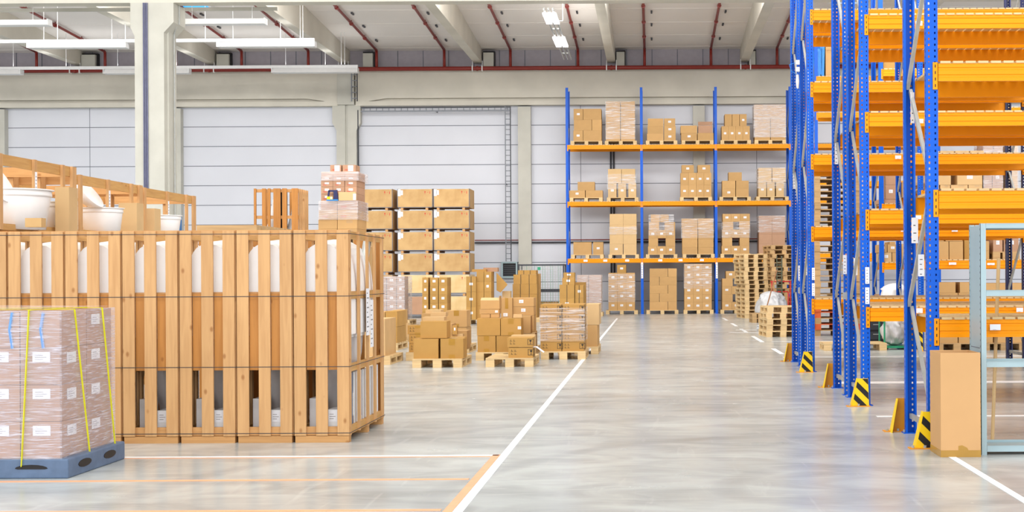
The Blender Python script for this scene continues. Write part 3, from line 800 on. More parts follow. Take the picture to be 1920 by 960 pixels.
for rk, px, py0, py1, D, w_ in ((R2a, 1723, 39.5, 48, 15.46, .075), (R2a, 1725, 223, 231, 15.46, .075), (R2a, 1722, 404, 411, 15.46, .06), (R3a, 1684, 291.5, 298, 20.86, .09), (R3a, 1790, 430, 434.5, 20.86, .09),
                                (R2a, 1724, 578, 587, 15.46, .07), (R3a, 1693, 430, 434.5, 20.86, .06), (R2a, 1912, 577, 585, 15.46, .075), (R1, 1866, 608, 619, 11.72, .09), (G4a, 1786, 492, 496.5, 26.36, .14), (G4a, 1858, 493, 497, 26.36, .14)):
    on(rk, px, py0, py1, D, w_, 'white beam tag', 1)

# ---- yellow and black corner guards at the rack ends
def guard(loc, mirror, label, h=.31):
    t = thing('rack_guard', label, 'corner guard', loc)
    s = -1 if mirror else 1     # leg direction
    q = MB()
    q.prism([(-.13, 0), (.06, 0), (.05, h), (-.065, h)], 'Y', -.006 * s, 0, AMB if mirror else YEL)
    e = .006
    vs_ = [(-.13 - e, 0, 0), (-.13, 0, 0), (-.13, .13 * s, 0), (-.13 - e, .13 * s, 0), (-.065 - e, 0, h), (-.065, 0, h), (-.065, .07 * s, h), (-.065 - e, .07 * s, h)]
    q.add(vs_, [(0, 3, 2, 1), (4, 5, 6, 7), (0, 1, 5, 4), (1, 2, 6, 5), (2, 3, 7, 6), (3, 0, 4, 7)], YEL)
    o = q.build('angle_plate', t)
    if not mirror:
        q = MB()
        for z0 in (-.10, .06, .22):
            pts = []
            # stripe clipped to the slanted plate
            for (x, z) in ((-.14, z0 + .21), (.07, z0), (.07, z0 + .075), (-.14, z0 + .285)): pts.append((x, z))
            poly = clip(pts, [(-.128, .004), (.058, .004), (.048, h - .004), (-.064, h - .004)])
            if len(poly) > 2: q.prism(poly, 'Y', -.008, -.0062, BLACK)
        q.build('warning_stripe', t)
    q = MB(); q.box(-.19, -.05, 0, .07, .06, .008, AMB); q.tube((-.16, -.02, .008), (-.16, -.02, .03), .013, GALV, 6); q.tube((-.06, -.03, .008), (-.06, -.03, .03), .013, GALV, 6); q.build('base_plate', t)
    return t
def clip(poly, cl):
    def inside(p, a, b): return (b[0] - a[0]) * (p[1] - a[1]) - (b[1] - a[1]) * (p[0] - a[0]) >= 0
    def inter(p, q_, a, b):
        x1, y1, x2, y2 = *p, *q_; x3, y3, x4, y4 = *a, *b
        d = (x1 - x2) * (y3 - y4) - (y1 - y2) * (x3 - x4)
        t_ = ((x1 - x3) * (y3 - y4) - (y1 - y3) * (x3 - x4)) / d
        return (x1 + t_ * (x2 - x1), y1 + t_ * (y2 - y1))
    out = poly
    for i in range(len(cl)):
        a, b = cl[i], cl[(i + 1) % len(cl)]; inp = out; out = []
        for j in range(len(inp)):
            p, r = inp[j - 1], inp[j]
            if inside(r, a, b):
                if not inside(p, a, b): out.append(inter(p, r, a, b))
                out.append(r)
            elif inside(p, a, b): out.append(inter(p, r, a, b))
        if not out: break
    return out
for D0, D1, nm in ((11.75, 12.85, 'nearest rack'), (15.5, 17.95, 'second pair of racks'), (20.9, 23.35, 'third pair of racks')):
    guard((XR0 - .01 + .02, D0 - .09, 0), False, 'striped yellow and black corner guard at the front of the %s' % nm)
    guard((XR0 - .01 + .02, D1 + .09, 0), True, 'plain amber corner guard at the far end of the %s' % nm)
gg = guard((XF - .0, 26.3, 0), False, 'striped corner guard at the loaded rack across the aisle', .40)

# white sensor boxes with cables fixed to the third pair of racks
t = thing('sensor_box', 'white sensor boxes with thin cables on the far blue upright, high up', 'sensor', (PX(1495, 21.9, 4.6), 21.88, PZ(1495, 122, 21.9)))
for z0, z1 in ((0, .07), (-.11, -.04)):
    q = MB(); q.box(-.03, -.05, z0, .03, 0, z1, WHITEM); q.build('housing', t)
q = MB(); q.lathe([(0, -.38), (.018, -.36), (.028, -.26), (.02, -.16), (0, -.14)], WHITEM, 12); q.build('bulb', t, smooth=True)
q = MB(); q.tube((-.03, -.02, .03), (-.13, -.02, .0), .004, BLUEPL, 5); q.tube((-.13, -.02, 0), (-.1, -.02, -.1), .004, BLUEPL, 5); q.tube((-.1, -.02, -.1), (0, -.02, -.16), .004, BLUEPL, 5); q.build('cable', t)
# ================================================================= WALL RACK LOADS
WP = WD + .02
def ppal(p0, p1, z, label, D=WP, d_=.95, detailed=False, group='pallets on the wall rack', m=None):
    x0, x1 = PX(p0, D, z), PX(p1, D, z)
    return pallet((x0 + x1) / 2, D, z, label, x1 - x0, d_, m or PAL, 0, group, detailed)
def seg(xs, k=''): return [(xs[i], xs[i + 1], k) for i in range(len(xs) - 1)]
G = 'boxes on the wall rack'
ZZ = [WZ[2] + .021, WZ[1] + .021, WZ[0] + .021, 0.0]
names_ = ['top shelf', 'middle shelf', 'low shelf', 'floor']
PPX = [[(1070, 1129), (1134, 1194), (1211, 1270), (1278, 1338), (1351, 1408), (1415, 1474)],
       [(1068, 1130), (1138, 1197), (1275, 1335), (1349, 1408), (1418, 1479)],
       [(1071, 1132), (1141, 1198), (1211, 1270), (1280, 1340), (1351, 1408), (1419, 1476)],
       [(1136, 1196), (1212, 1272), (1282, 1338), (1351, 1410)]]
for lv in range(4):
    for j, (a, b_) in enumerate(PPX[lv]):
        ppal(a, b_, ZZ[lv], 'pallet on the wall rack %s, %s from left' % (names_[lv], nth(j + 1)))
P_ = 'wall rack %s, %s pallet'
def L_(lv, j, rows, depth=.75, **kw):
    z = ZZ[lv] + PH
    top = load(WP + .04, z, rows, P_ % (names_[lv], nth(j)), depth, group=G, **kw)
    return z, top
def wrap_(lv, j, p0, p1, z0, z1, m=None, d_=.75):
    film(PX(p0, WP, z0), PX(p1, WP, z0), WP + .035, WP + .04 + d_ + .02, z0, z1, 'clear film round boxes on the wall rack %s, %s pallet' % (names_[lv], nth(j)), m)
L_(0, 1, [(20, [(1075, 1093, 'L'), (1093.5, 1128)]), (20, [(1076, 1109.5), (1110, 1128)]), (20.5, [(1075.5, 1093, 'L'), (1093.5, 1127.5)])])
z, t_ = L_(0, 2, [(20, [(1136, 1163), (1164, 1190.5)])] + [(18, [(1136, 1163), (1164, 1190.5)])] * 3); wrap_(0, 2, 1136, 1190.5, z + .05, t_)
L_(0, 3, [(13.5, [(1213, 1244, ''), (1245, 1267, 'L')]), (14, [(1214, 1244), (1245, 1267, 'L')]), (14, [(1214.5, 1244), (1245, 1266, 'L')])])
z, t_ = L_(0, 4, [(14, [(1277, 1307, 'L'), (1308, 1338)]), (14, [(1276, 1307), (1309, 1336)])], mats={(1, 1): CARD_R})
# open flaps on the reddish box
q = MB(); xa, xb = PX(1309, WP, 7), PX(1336, WP, 7); q.prism([(0, .01), (.02, .01), (.1, .15), (.08, .15)], 'X', 0, xb - xa, CARD_R)
bo = [o for o in COL.objects if o.get('label', '') == 'reddish brown box, top row right, wall rack top shelf, fourth pallet'][0]
q.build('flap', bo, (xa - bo.location.x, 0, t_ - bo.location.z))
L_(0, 5, [(26.5, seg([1353, 1366, 1379.5, 1393, 1406], 'L')), (22.5, [(1359, 1372.5), (1373, 1386.5), (1387, 1400, 'L')])])
z, t_ = L_(0, 6, [(21, [(1415, 1444), (1445, 1473)]), (20.5, [(1415, 1444), (1445, 1473)]), (25, [(1414, 1473.5)])]); wrap_(0, 6, 1414, 1473.5, z + .1, t_, WRAP_M)
L_(1, 1, [(13.5, [(1067, 1097, 'L'), (1098, 1130)]), (16, [(1083, 1115)])], depth=.6)
z, t_ = L_(1, 2, [(26.5, [(1140, 1156, 'L'), (1159, 1174, 'L'), (1178, 1193, 'L')]), (27, [(1140, 1165), (1165.5, 1191)])], m=CARD_P); wrap_(1, 2, 1139, 1192, z + .3, t_ - .2)
L_(1, 3, [(22.5, seg([1276, 1291, 1305.5, 1320, 1334], 'L')), (23, seg([1276, 1291, 1305.5, 1320, 1334], 'L')), (14.5, [(1278, 1301, 'L'), (1308, 1332, 'L')])])
L_(1, 4, [(15, [(1354, 1379, 'L'), (1380, 1404)]), (15, [(1354, 1379), (1380, 1404)]), (16, [(1366, 1391)])], depth=.6)
z, t_ = L_(1, 5, [(27, [(1422, 1437, 'L'), (1438, 1453, 'L'), (1455, 1470, 'L')]), (27, [(1422, 1447), (1448, 1473)])], m=CARD_P); wrap_(1, 5, 1421, 1472, z + .3, t_)
L_(2, 1, [(23.5, [(1075, 1109), (1112, 1131, 'L')])], depth=.5)
z, t_ = L_(2, 2, [(19.5, [(1143, 1168, 'L'), (1169, 1193.5)]), (17, seg([1143, 1168.5, 1193.5])), (19.5, seg([1143, 1168.5, 1193.5])), (20, seg([1143, 1168.5, 1193.5]))], m=CARD_P); wrap_(2, 2, 1143, 1193.5, z + .75, z + 1.05)
z, t_ = L_(2, 3, [(15, seg([1215, 1232, 1249, 1266], 'L')), (15, [(1216, 1234), (1248, 1266)]), (15.5, seg([1216, 1232, 1249, 1266], 'L')), (14.5, [(1217, 1236), (1246, 1266)]), (14.5, [(1220, 1237), (1237.5, 1254)])]); wrap_(2, 3, 1217, 1263, z + .7, t_)
z, t_ = L_(2, 4, [(12.5, [(1279, 1308), (1309, 1338)]), (15, [(1279, 1308), (1309, 1338)]), (19, [(1279, 1308), (1309, 1338)]), (20, [(1278, 1308), (1308.5, 1337)])]); wrap_(2, 4, 1278, 1338, z + .6, t_)
z, t_ = L_(2, 5, [(15, seg([1353, 1370.5, 1388, 1405], 'L')), (15, [(1354, 1373), (1387, 1405)]), (15.5, seg([1354, 1371, 1388, 1405], 'L')), (14.5, [(1355, 1375), (1386, 1406)]), (15, seg([1355, 1371, 1388, 1406], 'L'))]); wrap_(2, 5, 1354, 1406, z + .6, t_ - .3)
z, t_ = L_(2, 6, [(18, seg([1423, 1447.5, 1472], '')), (18, seg([1423, 1447.5, 1472])), (18, seg([1423, 1447.5, 1472])), (17, seg([1423, 1447.5, 1472]))], m=CARD_R); wrap_(2, 6, 1422, 1472, z + .8, t_)
z, t_ = L_(3, 1, [(17.5, seg([1141, 1157.5, 1174, 1190.5], 'L'))] + [(17.6, seg([1141, 1157.5, 1174, 1190.5], 'L'))] * 3 + [(15, [(1157, 1174, 'L')])], mats={(4, 0): CARD_O}); wrap_(3, 1, 1141, 1190.5, z + .3, t_ - .35)
L_(3, 2, [(15.6, [(1218, 1252), (1252.5, 1269)]), (15.6, [(1218, 1236), (1236.5, 1269)])] * 2 + [(15.6, [(1218, 1252), (1252.5, 1269)])])
z, t_ = L_(3, 3, [(14.4, seg([1283, 1300, 1317, 1334.5], 'L'))] * 6); wrap_(3, 3, 1283, 1334.5, z + .8, t_)
L_(3, 4, [(14.5, seg([1354, 1372, 1389, 1406], 'L')), (14.5, [(1354, 1374), (1386, 1406)]), (15, seg([1354, 1371.5, 1389, 1406], 'L')), (14.5, [(1354, 1374), (1386, 1406)]), (14, [(1361, 1379, 'L'), (1379.5, 1396, 'L')])])

# ================================================================= STACKS ON THE FLOOR, MIDDLE
def base(px0, px1, D, label, w_=None, d_=1.2, rz=0, z=0, m=None, detailed=True):
    x0, x1 = PX(px0, D, .1), PX(px1, D, .1)
    return pallet((x0 + x1) / 2, D, z, label, x1 - x0, d_, m or PAL, rz, 'pallets on the floor', detailed)
GF = 'boxes stacked on the floor'
def C(D, p0, p1, z, h, d_, label, m=CARD_O, kind='', lab=None, rz=0):
    x0, x1 = PX(p0, D, z + h / 2), PX(p1, D, z + h / 2)
    return carton((x0 + x1) / 2, D, z, x1 - x0, d_, h, m, kind, label, GF, lab, rz)
s = 22.3 / FPX
# S1 front pallet with three large plain boxes
base(773, 866, 22.3, 'open-sided pallet under the three big ochre boxes in front')
C(22.36, 775, 822, PH, .32, .5, 'big plain ochre box, lower left on the front pallet')
C(22.36, 825.5, 869, PH, .32, .42, 'big taped ochre box, lower right on the front pallet', kind='T')
C(22.8, 826, 869, PH, .32, .45, 'ochre box behind the lower right one on the front pallet')
C(22.42, 788, 838, PH + .325, .275, .42, 'big plain ochre box on top of the front pallet load', kind='')
# S2
base(761, 850, 24.2, 'pallet just behind the front pallet of ochre boxes')
for i in range(3):
    C(24.25, 764 + (i < 2) * 2.5, 802, PH + i * .158, .156, .4, 'fragile-marked box, %s of three peeking out left of the front load' % ['lowest', 'middle', 'topmost'][i], kind='FT')
C(24.7, 803, 848, PH, .48, .5, 'plain box hidden low behind the front load', m=CARD)
C(24.7, 792, 833, PH + .478, .125, .35, 'flat wide box showing just above the big front top box', m=CARD_P)
C(25.1, 807, 836, PH + .60, .075, .3, 'small flat pale box on the heap behind the front load', m=CARD_P)
C(25.1, 846, 876, PH, .34, .5, 'box right of the front load, under the tall square one', m=CARD)
C(24.5, 848.2, 857, PH + .30, .16, .12, 'narrow labelled box wedged right of the front top box', kind='L')
C(24.6, 857.5, 868, PH + .22, .08, .15, 'very small box wedged right of the front top box', m=CARD_P)
# S3
base(790, 879, 26.5, 'pallet under the tall square box behind the front loads')
C(26.55, 836, 875.5, PH + .35, .32, .55, 'tall square brown box behind the front load', m=CARD, kind='T')
C(26.55, 792, 875, PH, .345, .7, 'wide box carrying the tall square box', m=CARD)
C(26.6, 790, 808, PH + .35, .26, .4, 'light box left behind the flat boxes', m=CARD)
C(26.7, 797.5, 827, PH + .61, .075, .35, 'small flat pale box topmost of the heap behind the front load', m=CARD_P)
C(26.7, 809, 835, PH + .35, .26, .4, 'light box middle behind the flat boxes', m=CARD)
# S4 left, beside the crates
base(690, 745, 27.6, 'pallet with two tall ochre boxes right of the crates', d_=1.2)
C(27.65, 722.5, 745, PH, .325, 1.0, 'lower of two ochre boxes right of the crates', kind='')
C(27.65, 722.5, 745, PH + .327, .31, 1.0, 'upper of two ochre boxes right of the crates')
C(27.65, 695, 722, PH, .62, 1.0, 'tall box half hidden by the crates', m=CARD)
base(712, 758, 31.0, 'pallet behind the two tall ochre boxes', d_=1.0)
C(31.05, 738, 757, PH, .16, .4, 'small lower box behind the two tall ochre boxes', m=CARD_P)
C(31.05, 738, 757, PH + .162, .42, .5, 'labelled box behind the two tall ochre boxes', m=CARD, kind='L')
C(31.3, 759, 766, PH * 0, .42, .3, 'slim pale box standing behind the two tall ochre boxes', m=CARD_P)
pallet(PX(690, 23.1), 23.1, 0, 'pallet corner showing just right of the crates', .72, 1.2, PAL, 0, 'pallets on the floor')
C(23.15, 655, 722, PH, .62, 1.0, 'tall box almost hidden by the right end of the crates', m=CARD_P)
# S5 / S6 labelled twin towers
base(716, 768, 42.0, 'pallet under the grey film wrapped tower')
ztop = load(42.05, PH, [(16.5, [(706, 724, 'L'), (725, 743, 'L'), (744, 757.5, 'L')])] * 5, 'film wrapped tower beside the crates', .75, m=CARD_R, group=GF)
film(PX(706, 42), PX(757.5, 42), 42.03, 43.3, .02, ztop, 'grey film round the labelled tower beside the crates', WRAP_M)
base(790, 840, 42.0, 'pallet under the ochre labelled tower')
ztop = load(42.05, PH, [(16, [(791.5, 803, 'L'), (806, 821.5, 'L'), (822.5, 838.5, 'L')])] * 5, 'labelled tower left of centre', .8, m=CARD_O, group=GF)
# S8
base(874, 932, 42.4, 'pallet under the tall ochre stack with a drooping flap')
load(42.35, PH, [(24, [(874, 892.5, 'LS')]), (28.5, [(874, 892.5, 'LS')]), (28.5, [(874, 892.5, 'LS')])], 'narrow column, tall ochre stack', .6, m=CARD_O, group=GF)
load(42.5, PH, [(26, [(893.5, 907), (907.5, 921)]), (26, [(893.5, 907), (907.5, 921)]), (18.5, [(893.5, 907), (907.5, 921, 'L')]), (19, [(893.5, 907), (907.5, 921, 'L')])], 'tall ochre stack with a drooping flap', .8, m=CARD_O, group=GF)
C(42.7, 885, 912, 1.604, .08, .4, 'flat olive box lying on the tall ochre stack')
bo = C(42.9, 906, 933, 1.604, .13, .4, 'darker open box with a drooping flap on the tall ochre stack', m=CARD_R)
q = MB(); q.prism([(0, 0), (.33, -.36), (.33, -.39), (.12, -.62), (0, -.55)], 'Y', 0, .02, CARD_O)
q.build('flap', bo, (PX(929, 42.6) - bo.location.x, -.02, PZ(929, 511, 42.6) - bo.location.z))
C(43.3, 941, 958, 0, .7, .5, 'plain box standing behind, between the tall stacks', m=CARD)
C(43.3, 941.5, 957, .7, .3, .4, 'light open box on the plain one between the tall stacks', m=CARD_P)
# S10 pallet, big plain boxes
base(892, 980, 24.15, 'pallet under the big boxes left of the striped line')
C(24.2, 895, 929.5, PH, .285, .42, 'taped ochre box, bottom left of the centre load', kind='T')
C(24.2, 930.5, 966, PH, .285, .42, 'plain ochre box, bottom right of the centre load')
C(24.2, 894, 938, PH + .288, .30, .45, 'big plain ochre box, second row left of the centre load', m=CARD_O)
C(24.2, 938.7, 977, PH + .288, .295, .45, 'ochre box with torn label, second row right of the centre load', kind='T', lab=(.42, .36, .06, .05))
zt = PH + .59
C(24.5, 901, 919, zt, .065, .2, 'small flat box, left of two on the centre load', m=CARD)
C(24.5, 919.7, 936, zt, .065, .2, 'small flat box, right of two on the centre load', m=CARD)
C(24.5, 899, 936, zt + .067, .085, .35, 'long flat labelled box on the centre load', m=CARD, lab=(.36, .25, .05, .04))
# open carton with raised flap
q = MB(); x0, x1 = PX(901, 24.5, 1), PX(936.5, 24.5, 1); W_ = x1 - x0; z0 = zt + .154; hb = .15
for a in ((0, 0, 0, W_, .006, hb), (0, .34, 0, W_, .346, hb), (0, .006, 0, .006, .34, hb), (W_ - .006, .006, 0, W_, .34, hb + .08), (.006, .006, 0, W_ - .006, .34, .006)): q.box(*a, CARD)
q.prism([(0.0, hb), (.0, hb + .006), (.12, hb + .05), (.12, hb + .044)], 'X', 0, W_, CARD_P)
tag(q.build('open_box', None, (x0, 24.5, z0)), 'open box with a light raised lid on top of the centre load', 'cardboard box', GF)
base(930, 1003, 25.5, 'pallet behind the big boxes of the centre load')
C(25.55, 939, 1003, PH, .30, .55, 'long box at the foot of the load behind centre', m=CARD)
C(25.55, 939, 961, PH + .302, .62, .5, 'tall box with two labels and tape behind centre', m=CARD, kind='T', lab=(-.1, .45, .08, .06))
C(25.55, 961.5, 1001, PH + .302, .295, .55, 'brown box under the two fragile-marked ones behind centre', m=CARD, kind='')
C(25.6, 961.5, 1001, PH + .599, .16, .55, 'fragile-marked labelled box, lower of two behind centre', m=CARD, lab=(.0, .4, .08, .06), kind='')
C(25.6, 961.5, 1001, PH + .761, .16, .55, 'fragile-marked labelled box, upper of two behind centre', m=CARD, lab=(-.1, .4, .08, .06))
C(24.75, 962, 995, PH + .30, .31, .4, 'brown box in front of the fragile-marked pair', m=CARD)
C(24.45, 962, 979, PH + .59, .06, .15, 'tiny flat box on the centre load', m=CARD_P)
C(24.75, 968, 1003, PH, .298, .5, 'light orange box behind the two low fragile boxes', m=CARD_P)
C(23.75, 958.5, 1003, .0, .455, .3, 'plain light orange box standing behind the low pallet', m=CARD_P)
# S11 low pallet with two fragile boxes
base(910.5, 1000, 22.4, 'nearly empty pallet in front holding two fragile boxes')
C(22.45, 953, 999.5, PH, .165, .45, 'lower fragile-marked box on the nearly empty pallet', kind='F')
C(22.45, 951, 999, PH + .172, .155, .45, 'upper fragile-marked box on the nearly empty pallet', kind='F')
q = MB(); q.prism([(0, 0), (.28, .0), (.40, -.09), (.40, -.094), (.28, -.004), (0, -.004)], 'Y', 0, .25, PAPER)
tag(q.build('paper_sheet', None, (PX(972, 22.45, .3), 22.5, PH + .1715)), 'white paper sheet between two fragile boxes', 'paper')
# S12 wrapped fragile load
base(1014, 1098, 24.3, 'pallet under the film wrapped fragile boxes')
ztop = load(24.35, PH, [(17.6, [(1013, 1053, 'F'), (1053.8, 1095, 'F')])] * 5, 'wrapped load beside the white line', .9, m=CARD_O, group=GF)
film(PX(1013, 24.3, .5), PX(1095, 24.3, .5), 24.34, 25.3, PH + .17, ztop - .06, 'clear stretch film round the fragile boxes by the white line')
# S13
base(1046, 1122, 25.85, 'pallet right behind the wrapped fragile boxes')
C(25.9, 1098, 1120.5, PH, .40, 1.0, 'lower tall plain box right of the wrapped load', m=CARD)
C(25.9, 1097, 1123.5, PH + .402, .39, 1.0, 'upper plain light box right of the wrapped load', m=CARD_P)
C(25.9, 1050, 1096, PH, .70, 1.0, 'big box hidden behind the wrapped load', m=CARD)
# S14 strapped stack
base(961, 1012, 44.0, 'pallet under the strapped ochre stack')
load(44.05, PH, [(22, [(961, 1007, 'S')]), (22, [(961, 1007, 'S')]), (19, [(961, 1007, 'S')]), (18, [(962.5, 1006, 'S')]), (8, [(971, 1005, 'S')])], 'strapped stack left of the wire cage', .8, m=CARD_O, group=GF)
C(44.9, 1006.5, 1013, PH, 1.4, .3, 'tall narrow box beside the strapped stack', m=CARD)
# S15
base(1048, 1096, 42.0, 'pallet under the strapped boxes right of the wire cage')
load(42.05, PH, [(18, [(1049, 1077, 'S')]), (22, [(1049, 1077, 'SL')]), (25, [(1049, 1077, 'S')]), (13, [(1054, 1077, 'SL')]), (10, [(1056.5, 1077, 'SL')])], 'strapped left column by the wire cage', .6, m=CARD_O, group=GF)
load(42.1, PH, [(40, [(1078, 1094, 'SL')]), (24, [(1078, 1094, 'SL')])], 'strapped right column by the wire cage', .8, m=CARD_O, group=GF)
C(43.2, 1078, 1098, PH, 1.12, .5, 'tall ochre box behind the strapped right column', m=CARD_O)
# S16 pale wrapped
base(1088, 1130, 50.0, 'pallet under the pale wrapped stack beside the rack', d_=1.2)
ztop = load(50.05, PH, [(14, [(1082, 1103), (1104, 1127)])] * 5, 'pale wrapped stack beside the rack', 1.0, m=CARD_R, group=GF)
film(PX(1082, 50), PX(1127, 50), 50.03, 51.1, PH, ztop, 'milky film round the pale stack beside the rack', WRAP_M)

# wire cage container
def cage(D, p0, p1, ztop_, label):
    x0, x1 = PX(p0, D, 1), PX(p1, D, 1); w_ = x1 - x0; d_ = 1.0
    t = thing('wire_cage', label, 'wire cage', ((x0 + x1) / 2, D, 0)); hw = w_ / 2
    q = MB()
    for x in (-hw, hw):
        for y in (0, d_): q.box(x - .025, y - .025, 0, x + .025, y + .025, ztop_, DARKST)
    for z in (.12, .95, 1.0, ztop_ - .03):
        for y in (0, d_): q.box(-hw, y - .02, z - .02, hw, y + .02, z + .025, DARKST)
        for x in (-hw, hw): q.box(x - .02, 0, z - .02, x + .02, d_, z + .025, DARKST)
    q.build('frame', t)
    n = 17
    for y in (0, d_):
        q = MB()
        for i in range(1, n): q.bar((-hw + w_ * i / n, y, .12), (-hw + w_ * i / n, y, ztop_), .008, .008, GREEN if i % 3 == 0 else GALV)
        for j in range(1, 20): q.bar((-hw, y, .12 + (ztop_ - .12) * j / 20), (hw, y, .12 + (ztop_ - .12) * j / 20), .008, .008, GALV)
        q.build('mesh_panel', t)
    q = MB(); q.box(-hw, 0, .1, hw, d_, .13, DARKST); q.build('base', t)
    q = MB(); q.box(-.12, -.03, ztop_ - .2, -.02, -.02, ztop_ - .1, GREEN); q.build('tag_plate', t)
    return t
cage(46.0, 973, 1057, 1.86, 'tall grey wire cage container between the strapped stacks')
C(46.15, 1013, 1046, .135, .46, .6, 'ochre box inside the wire cage', m=CARD_O)

# ================================================================= PLYWOOD CRATES BY THE WALL
def ply_crate(x0, x1, D, z, h, label, m, dp=1.3, marks=True, foot=True):
    t = thing('plywood_crate', label, 'plywood crate', ((x0 + x1) / 2, D, z), 0, 'plywood crates stacked by the wall'); w_ = x1 - x0; hw = w_ / 2
    q = MB(); q.box(-hw, 0, .09, hw, dp, h, m); q.build('body', t)
    q = MB()
    for x in (-hw, hw - .022): q.box(x, -.004, .09, x + .022, 0, h, SEAM)
    q.box(-hw, -.004, h - .012, hw, 0, h, GALV); q.box(-hw, -.004, .09, hw, 0, .115, SEAM); q.build('edge_trim', t)
    pieces('skid', [(x, 0, 0, x + .09, dp, .09) for x in (-hw + .12, hw - .26)], PINE_X, t)
    if marks:
        q = MB(); q.box(-hw + .02, -.006, h - .26, -hw + .12, -.001, h - .02, PAPER); q.box(-hw + .11, -.006, h - .22, -hw + .2, -.001, h - .05, PAPER); q.build('paper_label', t)
        q = MB(); x = hw - .3; q.prism([(x, h - .09), (x + .05, h - .09), (x + .03, h - .15), (x + .02, h - .15)], 'Y', -.004, 0, RED); q.box(x + .02, -.004, h - .19, x + .03, 0, h - .15, RED)
        q.box(x + .1, -.004, h - .13, x + .14, 0, h - .12, RED); q.box(x + .19, -.004, h - .18, x + .21, 0, h - .09, RED); q.build('red_marks', t)
cD = 49.5; rows6 = [552.6, 512.3, 472.0, 431.7, 391.4, 351.1]
edges = [(672.5, 736.5), (745.5, 812), (813.2, 881)]
cn = ['left', 'middle', 'right']; rn = ['bottom', 'second', 'third', 'fourth', 'fifth', 'top']
hcr = 40.3 * cD / FPX
for i in range(6):
    for j, (a, b_) in enumerate(edges):
        x0, x1 = PX(a, cD, 2), PX(b_, cD, 2)
        m = PLY if not (i in (1,) and j > 0) else PLY_L
        if i == 0: m = CARD_R if j < 2 else PLY_L
        ply_crate(x0, x1, cD, .0 + i * hcr, hcr - .004, 'plywood crate in the wall pile, %s column, %s row' % (cn[j], rn[i]), m, marks=i > 0)
# ================================================================= TALL TOWER OF WRAPPED BOXES BEHIND THE CRATES
tD = 24.0
tx0, tx1 = PX(597, tD, 2.4), PX(670, tD, 2.4)
t = thing('wooden_crate', 'closed wooden crate under the wrapped box tower, behind the slatted crates', 'crate', ((tx0 + tx1) / 2, tD, 0))
q = MB(); q.box(-.42, 0, .1, .42, 1.1, 2.0, PLY); q.build('body', t)
pieces('skid', [(x, 0, 0, x + .1, 1.1, .1) for x in (-.42, -.05, .32)], PINE_X, t)
pallet((tx0 + tx1) / 2, tD, 2.0, 'pallet under the wrapped tower behind the slatted crates', .8, 1.0, PAL, 0, None)
TG = 'boxes of the wrapped tower'
z = load(tD + .02, 2.144, [(17.5, [(596.5, 632), (632.5, 669.5, 'P')])] * 2 + [(18, [(598, 632, 'R'), (632.5, 669.5, 'R')]), (17, [(601, 632), (632.5, 670, 'R')])], 'lower load of the wrapped tower', .8, m=CARD, mats={(3, 0): CARD_R, (3, 1): CARD_R}, group=TG)
film(PX(599, tD, 2.6), PX(670, tD, 2.6), tD, tD + .85, 2.46, z, 'milky film round the lower load of the wrapped tower', WRAP_M)
z2 = z + .0
ztt = load(tD + .12, z2, [(13.5, seg([601.5, 624, 646, 669], 'LR')), (13.5, seg([601.5, 624, 646, 669], 'LR')), (11, seg([601.5, 624, 646, 669], 'LR')), (8, seg([602, 624, 646, 669], 'L')), (9, seg([602, 624, 646, 669], ''))], 'upper load of the wrapped tower', .7, m=CARD_R, group=TG)
film(PX(602, tD, 3), PX(669, tD, 3), tD + .1, tD + .86, z2 + .35, ztt, 'milky film round the upper load of the wrapped tower', WRAP_M)
for a, b_, s_ in ((619, 640, 'left'), (642, 667, 'right')):
    C(tD + .2, a, b_, ztt, .125, .35, '%s of two small boxes with white papers crowning the tower' % s_, m=CARD_R, lab=(.12, .1, .09, .1), kind='R')
C(tD - .0, 634.5, 667, z2, .15, .1, 'plain flat box resting in front of the upper tower load', m=CARD_P, kind='', lab=(.43, .05, .05, .11))
# dark blue dispenser with handle
t = thing('strap_dispenser', 'dark blue hand tool with a yellow label on the wrapped tower', 'tool', (PX(622, tD, 2.9), tD - .02, z2))
q = MB(); q.box(-.09, 0, 0, .11, .1, .02, BLUEPL); q.build('base', t)
q = MB(); q.bar((-.07, .04, .02), (-.05, .04, .17), .02, .03, BLUE_D); q.bar((-.06, .04, .17), (.09, .04, .17), .02, .03, BLUE_D); q.prism([(.03, .02), (.11, .02), (.09, .19), (.03, .17)], 'Y', .02, .07, BLUE_D); q.build('handle', t)
q = MB(); q.box(-.08, -.003, .02, .02, .0, .07, YEL); q.box(-.02, -.005, .03, .015, -.002, .065, PAPER); q.build('label', t)
